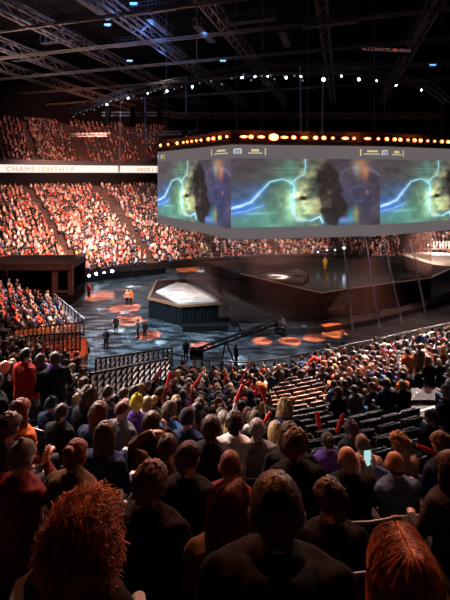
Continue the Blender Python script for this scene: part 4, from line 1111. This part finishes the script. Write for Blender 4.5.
# side rail along the left stand
def rail(name, pts, h, n, m, lab, cat, slats=0, mid=True, pw=.05):
    root = empty(name, pts[0]); o_ = Vector(pts[0]); 
    pr = MB(); top = MB(); sl = MB()
    P = [Vector(p) for p in pts]; up = Vector((0, 0, h))
    seg = len(P) - 1
    for i in range(n + 1):
        t = i / n * seg; k = min(int(t), seg - 1); p = P[k].lerp(P[k + 1], t - k) - o_
        q = MB(); q.beam(p, p + up, pw); q.obj('post', m, root)
    for a_, b_ in zip(P, P[1:]):
        top.beam(a_ + up - o_, b_ + up - o_, pw)
        if mid: top.beam(a_ + up * .15 - o_, b_ + up * .15 - o_, pw * .8)
    top.obj('top_rail', m, root)
    if slats:
        for i in range(n):
            t0, t1 = i / n * seg, (i + 1) / n * seg; k = min(int(t0), seg - 1)
            a_ = P[k].lerp(P[k + 1], t0 - k) - o_; b_ = P[k].lerp(P[k + 1], min(1, t1 - k)) - o_
            for j in range(slats):
                z_ = .04 + j * .92 / slats
                sl.beam(a_ + up * z_, b_ + up * min(.98, z_ + .26), .05)
        sl.obj('slat', M['white'], root)
    return tag(root, lab, cat)
def gz_(px, py, D): return at(px, py, D)
rail('lattice_fence', [gz_(90, 408, 13), gz_(132, 394, 15.5), gz_(170, 382, 18.5)], 1.1, 14, M['blackmetal'], 'black fence with pale slanting slats coming down beside the middle rows', 'fence', 4, pw=.07)
rail('lattice_fence', [gz_(96, 382, 17), gz_(132, 375, 19), gz_(172, 366, 22)], 1.0, 16, M['blackmetal'], 'farther black fence with pale slanting slats behind the first one', 'fence', 4, pw=.07)
rail('lattice_fence', [gz_(-6, 362, 19), gz_(40, 356, 21), gz_(80, 352, 23)], 1.1, 18, M['blackmetal'], 'black slatted fence below the left stand behind the standing pair', 'fence', 5, pw=.07)
rail('lattice_fence', [gz_(14, 345, 26), gz_(50, 340, 27.5), gz_(84, 336, 29)], 1.0, 16, M['blackmetal'], 'farthest slatted fence at the foot of the left stand', 'fence', 5, pw=.07)
rail('hand_rail', [gz_(84, 331, 31.2), gz_(54, 303, 42)], 1.0, 10, M['seatrim'], 'pale hand rail running up the side of the left stand', 'rail', 0)
rail('front_rail', [(x, 19.95 + .85 + g(x), rowz(ROWS[22 + 3 - 1]) if False else rowz(19.75) + .0) for x in (-3.1, -1, 1, 3, 5, 8, 12, 16, 20)], 1.0, 22, M['blackmetal'], 'black front rail along the bottom row of the near stand', 'rail', 0)
# vomitory landings (the orange-lit concourse between the fences)
def slab(nm, pts, th, m):
    mb = MB(); n = len(pts); mb.add([tuple(p) for p in pts] + [(p.x, p.y, p.z - th) for p in pts], [tuple(range(n)), tuple(reversed(range(n, 2 * n)))] + [(i, n + i, n + (i + 1) % n, (i + 1) % n) for i in range(n)]); return mb.obj(nm, m)
M['orangelitfloor'] = mat('orange_light_floor', (.30, .10, .04), .5, nscale=1.2)  # the concourse's orange light is mixed into its base colour
struct(slab('floor_left_landing', [gz_(-30, 372, 17.5), gz_(84, 372, 19), gz_(88, 352, 23), gz_(86, 338, 28.5), gz_(0, 347, 26), gz_(-40, 350, 25)], .3, M['orangelitfloor']))
ld = slab('landing_slab', [gz_(412, 400, 12.2), gz_(470, 400, 12.2), gz_(470, 378, 14.4), gz_(430, 378, 14.4)], .2, mat('pale_landing', (.04, .038, .042), .9, nscale=2, spec=.05)); tag(ld, 'pale grey landing slab beside the steward', 'landing')
for k in range(3):
    p = gz_(408 - 3 * k, 395 + 4 * k, 12.9 - .3 * k); mb = MB(); mb.box((0, 0, 0), (1.1, .28, .12)); st = empty('landing_step', p, R(24)); mb.obj('tread', M['concrete'], st)
    mb = MB()
    for j in range(6): mb.box((-.46 + j * .18, -.10, .064), (.09, .06, .012))
    mb.obj('hazard_stripes', M['yellow'], st); tag(st, 'dark step with yellow hazard stripes by the landing, %s from the top' % orow(k), 'step', 'striped landing steps')

# ------------------------------------------------------------------ people on the floor, crane
def floor_person(px, py, kind, rz, hair, hcol, top, lab, z=0., sc=1., low='black'):
    p = ground(px, py, z); return person((p.x, p.y, z + .002), R(rz), kind, hair, hcol, top, lab, 'people working on the arena floor' if z == 0 else None, sc, low=low)
floor_person(106, 349, 'stand', 200, 'short', 'dark brown', 'black', 'dark figure standing on the open floor nearest the left stand')
floor_person(116, 334, 'stand', 170, 'short', 'dark brown', 'black', 'dark figure standing in the pool of white light on the floor')
floor_person(138, 338, 'stand', 120, 'short', 'black', 'charcoal', 'figure in charcoal standing close beside another by the platform drape')
floor_person(145, 339, 'stand_turn', 160, 'short', 'brown', 'black', 'figure in black standing right of its pair by the platform drape')
floor_person(127, 305, 'stand', 180, 'bob', 'blond', 'beige', 'figure in beige standing on the orange-lit spot of the floor')
floor_person(131, 305, 'stand_turn', 150, 'short', 'blond', 'orange', 'figure in orange standing on the orange-lit spot of the floor')
floor_person(89, 298, 'stand', 160, 'short', 'brown', 'maroon', 'figure in maroon standing far off by the booth')
floor_person(186, 361, 'stand', 10, 'short', 'black', 'black', 'dark figure standing by the low end of the camera crane')
floor_person(283, 337, 'stand', -30, 'short', 'brown', 'charcoal', 'crew figure standing under the high end of the camera crane')
floor_person(343, 352, 'stand', 20, 'messy', 'grey', 'grey', 'figure in grey standing just beyond the front rail')
floor_person(236, 366, 'stand', -60, 'short', 'dark brown', 'black', 'crane operator in black standing at the crane base')
floor_person(297, 313, 'stand', 0, 'short', 'black', 'charcoal', 'dark figure standing on the low ramp before the stage', z=.6)
floor_person(322, 311, 'stand', 30, 'short', 'brown', 'charcoal', 'dark figure near the foot of the stage steps', z=.6)
floor_person(403, 301, 'lean', 60, 'short', 'brown', 'charcoal', 'crouching figure on the ramp at the right of the stage', z=.6, sc=.9)
p = ground(325, 270, 2.2); gp2 = person((p.x, p.y, 2.202), R(180), 'stand', 'long', 'blond', 'yellow', 'performer in a glowing gold costume on the stage', None, 1.0, low='yellow')
cr = empty('camera_crane', ground(228, 366, 0)); o_ = Vector(cr.location)
a0, a1 = at(194, 352, 30.2), at(277, 322, 30.6)
am = MB(); s_ = Vector((0, .12, 0)); u_ = Vector((0, 0, .16))
for q in (s_ + u_, -s_ + u_, s_ - u_, -s_ - u_): am.beam(a0 + q - o_, a1 + q - o_, .07)
for k in range(22):
    p, q = a0.lerp(a1, k / 22), a0.lerp(a1, (k + 1) / 22); sg_ = 1 if k % 2 else -1
    am.beam(p - s_ + u_ * sg_ - o_, q - s_ - u_ * sg_ - o_, .05)
am.obj('arm', M['blackmetal'], cr)
w_ = MB(); w_.box(tuple(a0 - o_ + Vector((.2, 0, -.1))), (1.0, .6, .7)); w_.obj('counterweight', M['black'], cr)
c_ = MB(); c_.box(tuple(a1 - o_ + Vector((.1, 0, -.5))), (.5, .9, .45)); c_.tube([a1 - o_ + Vector((.1, -.5, -.5)), a1 - o_ + Vector((.1, -.85, -.5))], [.14, .18], 12); c_.beam(a1 - o_, a1 - o_ + Vector((.1, 0, -.4)), .12); c_.obj('camera_head', M['black'], cr)
pv = a0.lerp(a1, .38) - o_
for k in range(3):
    q = MB(); an_ = k * 2.09; q.tube([pv, (pv.x + .9 * math.cos(an_), pv.y + .9 * math.sin(an_), .03)], [.07, .05], 8); q.obj('leg', M['blackmetal'], cr)
tag(cr, 'long black camera crane with lattice arm reaching over the floor', 'camera crane')
mb = MB(); mb.tube([(0, 0, .0), (0, 0, 1.5)], [.05, .04], 8, cap=False); mb.ball((0, 0, 1.6), (.5, .5, .28), 16, 8); q = mb.obj('floor_monitor', M['white'], smooth=True)
q.location = ground(182, 384, 0) ; q.location = at(182, 371, 25) - Vector((0, 0, 1.6)); tag(q, 'pale round-topped stand at the end of the slatted fences', 'stand')
# black barriers and equipment beyond the floor
for k in range(9):
    p = ground(76 + 10.5 * k, 284 - 1.1 * k, 0); t_ = empty('floor_barrier', p, R(30)); mb = MB()
    mb.beam((-.9, 0, 1.05), (.9, 0, 1.05), .07); mb.beam((-.9, 0, .15), (.9, 0, .15), .05); mb.beam((-.88, 0, 0), (-.88, 0, 1.07), .05); mb.beam((.88, 0, 0), (.88, 0, 1.07), .05); mb.obj('barrier_frame', M['blackmetal'], t_)
    mb = MB(); mb.box((0, .04, .6), (1.8, .03, .85)); mb.obj('barrier_panel', M['black'], t_)
    tag(t_, 'black crowd barrier below the far stand, %s from the left' % orow(k), 'barrier', 'black barriers below the far stand')
for k, (px, py) in enumerate(((90, 283), (97, 281), (105, 280), (113, 278.5))):
    p = ground(px, py, 0) + Vector((0, -.4, 0)); t_ = empty('floor_lamp', p); mb = MB(); mb.tube([(0, 0, 0), (0, 0, .9)], .05, 6); mb.obj('stand', M['blackmetal'], t_); mb = MB(); mb.ball((0, 0, 1.1), .2, 10, 8); mb.obj('lamp', M['coldlamp'] if k in (1, 3) else mat('dim_lamp', (.8, .9, 1), .4, emit=(.8, .9, 1), es=3), t_, True)
    tag(t_, 'small cold white lamp standing before the far barriers, %s from the left' % orow(k), 'lamp', 'floor lamps before the far stand')
for k, (px, py) in enumerate(((318, 252), (327, 250), (335, 250), (344, 248))):
    mb = MB(); mb.ball((0, 0, 0), .16, 10, 8); q = mb.obj('stage_lamp', M['coldlamp'] if k == 3 else mat('dim_lamp', (.8, .9, 1), .4, emit=(.8, .9, 1), es=2), smooth=True); q.location = ground(px, 263, 2.2) + Vector((0, 0, .15)); q.location = at(px, py, 57); tag(q, 'tiny white lamp behind the stage, %s from the left' % orow(k), 'lamp', 'tiny lamps behind the stage')

# ------------------------------------------------------------------ light
def spot(name, loc, to, W, col, ang, blend=.5, size=.3):
    d = bpy.data.lights.new(name, 'SPOT'); d.energy = W; d.color = col; d.spot_size = R(ang); d.spot_blend = blend; d.shadow_soft_size = size
    o = bpy.data.objects.new(name, d); C.objects.link(o); o.location = loc; o.rotation_euler = (Vector(to) - Vector(loc)).to_track_quat('-Z', 'Y').to_euler(); return o
def pool(px, py, r, W, col, z=24.):
    p = ground(px, py, 0); spot('floor_pool', (p.x, p.y, z), p, W, col, 2 * math.degrees(math.atan(r / z)), .12, .12)
OR, WH = (1, .17, .04), (.8, .92, 1)
for (px, py, r) in ((290, 341, 1.05), (314, 338, 1.0), (262, 341, .9), (334, 333, 1.2), (201, 346, 1.0), (100, 296, 1.9), (125, 308, 1.8), (128, 320, 1.6), (188, 269.5, 1.9), (148, 335, 1.2)):
    pool(px, py, r, 420000, OR)
for (px, py, r) in ((101, 309, .5), (117, 330, .8), (125, 312, .7), (204, 271, 1.2), (165, 283, 1.2), (160, 342, .6), (240, 361, .7), (133, 287, .9)):
    pool(px, py, r, 300000, WH)
# cold wash on the open floor
spot('floor_wash', (-12, 30, 23), (-9, 38, 0), 90000, (.60, .82, 1), 48, .8)
spot('floor_wash', (2, 29, 23), (3, 33, 0), 40000, (.7, .82, 1), 40, .8)
spot('floor_wash', (-15, 48, 23), (-12, 54, 0), 50000, (.75, .88, 1), 45, .8)
spot('floor_wash', (16, 34, 22), (17, 38, 0), 26000, (1, .52, .42), 40, .8)
# stands
spot('stand_wash', (-15, 43, 19.5), (-28, 68, 5), 170000, (1, .50, .38), 58, .8, .5)
spot('stand_wash', (-11, 44, 19.5), (-16, 70, 4), 130000, (1, .66, .56), 50, .8, .5)
spot('stand_wash', (8, 52, 8.5), (6, 70, 4), 60000, (1, .74, .66), 90, .8, .4)
spot('stand_wash', (26, 50, 8.5), (34, 68, 4), 30000, (1, .74, .66), 80, .8, .4)
spot('stand_wash', (-18, 56, 21), (-32, 92, 21), 80000, (1, .42, .32), 56, .8, .5)
spot('stand_wash', (-6, 30, 23), (-18, 36, 3), 60000, (1, .50, .38), 50, .7, .4)
spot('stage_wash', (-4, 38, 22), (-4, 44, 2), 9000, (1, .80, .70), 22, .5, .3)
spot('stage_wash', (20, 46, 8.4), (30, 54, 4), 12000, (1, .70, .55), 50, .5, .3)
spot('stage_wash', (4, 36, 8.4), (8, 48, 2), 550, (1, .55, .45), 80, .7, .3)
spot('stage_wash', (12, 36, 22), (12, 42, 2), 2400, (1, .5, .4), 60, .7, .3)
spot('stage_wash', (10, 48, 8.5), (6.5, 49, 2.4), 9000, (1, .85, .75), 20, .5, .2)
# lamps over the screens throw their orange on the rail
for k in range(7):
    c = (Bc.lerp(A, (k + .5) / 3) if k < 3 else A.lerp(Cc, (k - 2.5) / 3) if k < 6 else Cc.lerp(E2, .3)); n = Vector((-.6, -.8, 0)) if k < 3 else Vector((.15, -1, 0))
    d = bpy.data.lights.new('amber_glow', 'POINT'); d.energy = 60; d.color = (1, .22, .05); d.shadow_soft_size = .3
    o = bpy.data.objects.new('amber_glow', d); C.objects.link(o); o.location = c + n * 1.3 + Vector((0, 0, ZT + 1.0))
p = ground(325, 270, 2.2); spot('stage_wash', (p.x + 1, p.y - 6, 8.4), p + Vector((0, 0, 1)), 3500, (1, .62, .25), 14, .5, .2)
M['haze'] = bpy.data.materials.new('stage_haze'); M['haze'].use_nodes = True; t_ = M['haze'].node_tree
t_.nodes.remove(t_.nodes['Principled BSDF']); v_ = t_.nodes.new('ShaderNodeVolumeScatter'); v_.inputs['Density'].default_value = .10; v_.inputs['Anisotropy'].default_value = .2
t_.links.new(v_.outputs[0], t_.nodes['Material Output'].inputs['Volume'])
for k, (p0, p1, W, c) in enumerate(((at(343, 240, 34), at(353, 330, 33), 60000, (.35, .4, 1)), (at(366, 240, 35), at(380, 328, 34), 60000, (.4, .42, 1)), (at(384, 240, 36), at(402, 322, 35), 50000, (.45, .45, 1)), (at(411, 242, 37), at(426, 316, 36), 45000, (.5, .45, 1)),
        (at(121, 92, 60), at(119, 172, 60), 120000, (.3, .4, 1)), (at(145, 98, 56), at(145, 160, 56), 60000, (.35, .45, 1)), (at(186, 76, 48), at(186, 138, 48), 50000, (.35, .45, 1)), (at(300, 66, 38), at(301, 134, 38), 40000, (.5, .6, 1)), (at(323, 70, 38), at(322, 134, 38), 40000, (.6, .7, 1)), (at(386, 80, 43), at(384, 134, 43), 40000, (.5, .6, 1)))):
    d = (p1 - p0).normalized(); ln = (p1 - p0).length; a_ = p0 - d * 7
    mb = MB(); mb.tube([p0, p1], [.007 * 7, .007 * (7 + ln)], 10, cap=False)
    q_ = mb.obj('haze_shaft', M['haze']); q_['kind'] = 'thing'; tag(q_, 'thin bluish beam of light in the haze, %s of ten' % orow(k), 'light beam', 'bluish beams in the haze')
    spot('beam_light', a_, p1, W * 9, c, .85, .3, .02)
# near stand: from the rig ahead
spot('crowd_wash', (5, 36, 21), (5.5, 17, 6), 60000, (1, .22, .16), 22, .8, .3)
spot('crowd_wash', (-13, 13, 19), (-3.5, 7, 11), 14000, (1, .85, .78), 26, .6, .3)
spot('crowd_wash', (19, 38, 22), (12, 21, 5), 300000, (1, .80, .72), 50, .8, .4)
spot('crowd_wash', (3, 35, 20), (3, 17, 6.5), 30000, (1, .66, .55), 36, .9, .4)
spot('crowd_wash', (-12, 36, 20), (-6, 13, 8), 33000, (1, .70, .60), 36, .9, .4)
spot('crowd_wash', (12, 34, 22), (3, 5, 11.5), 13000, (1, .85, .8), 34, .9, .4)
spot('crowd_wash', (-9, 22, 21), (-3.5, 7, 11), 45000, (1, .78, .7), 26, .6, .3)
spot('rim_light', (-3, 15, 20), (-.2, 1.8, 13), 6500, (1, .27, .10), 30, .7, .3)
spot('rim_light', (5, 12, 19.5), (.6, 1.6, 13), 2300, (1, .30, .13), 40, .7, .3)
p = at(303, 400, 14); spot('step_light', (p.x + .8, p.y + 4, p.z + 9), p, 26000, (1, .36, .12), 24, .5, .2)
p = at(60, 343, 25); spot('step_light', (p.x + 3, p.y + 2, p.z + 9), p, 6000, (1, .26, .07), 46, .5, .2)
p = at(130, 380, 16); spot('step_light', (p.x + 1, p.y + 8, p.z + 9), p, 9000, (1, .75, .68), 30, .5, .2)
# roof
spot('roof_light', (-20, 40, 21), (-14, 52, 25), 5000, (.9, .9, 1), 50, .8, .3)
for (x, y, e_) in ((-34, 56, 9000), (-22, 46, 9000), (-8, 42, 2500)):
    spot('roof_light', (x, y, 24), (x + 1, y + 4, 33), e_, (1, .74, .66), 120, .9, .5)
for (px, py, D) in ((134, 8, 44), (108, 28, 50), (150, 30, 50), (205, 38, 50), (160, 60, 58), (60, 45, 58)):
    d = bpy.data.lights.new('blue_roof_light', 'POINT'); d.energy = 260; d.color = (.12, .3, 1); d.shadow_soft_size = .3; o = bpy.data.objects.new('blue_roof_light', d); C.objects.link(o); o.location = at(px, py, D)

w = bpy.data.worlds.new('world'); bpy.context.scene.world = w; w.use_nodes = True
w.node_tree.nodes['Background'].inputs[0].default_value = (.5, .45, .55, 1); w.node_tree.nodes['Background'].inputs[1].default_value = .004

cd = bpy.data.cameras.new('camera'); cam = bpy.data.objects.new('camera', cd); C.objects.link(cam)
cam.location = (0, 0, CAMZ); cam.rotation_euler = (math.pi / 2, 0, 0)
cd.sensor_fit = 'VERTICAL'; cd.sensor_height = 36; cd.lens = 36 * F / 600; cd.shift_y = -(300 - HY) / 600
cd.clip_start = .1; cd.clip_end = 400
sc = bpy.context.scene; sc.camera = cam
sc.view_settings.view_transform = 'Standard'; sc.view_settings.look = 'None'; sc.view_settings.exposure = 0; sc.view_settings.gamma = 1
print('people', len(people), 'seats', nseat, 'leftover', len(left_over))
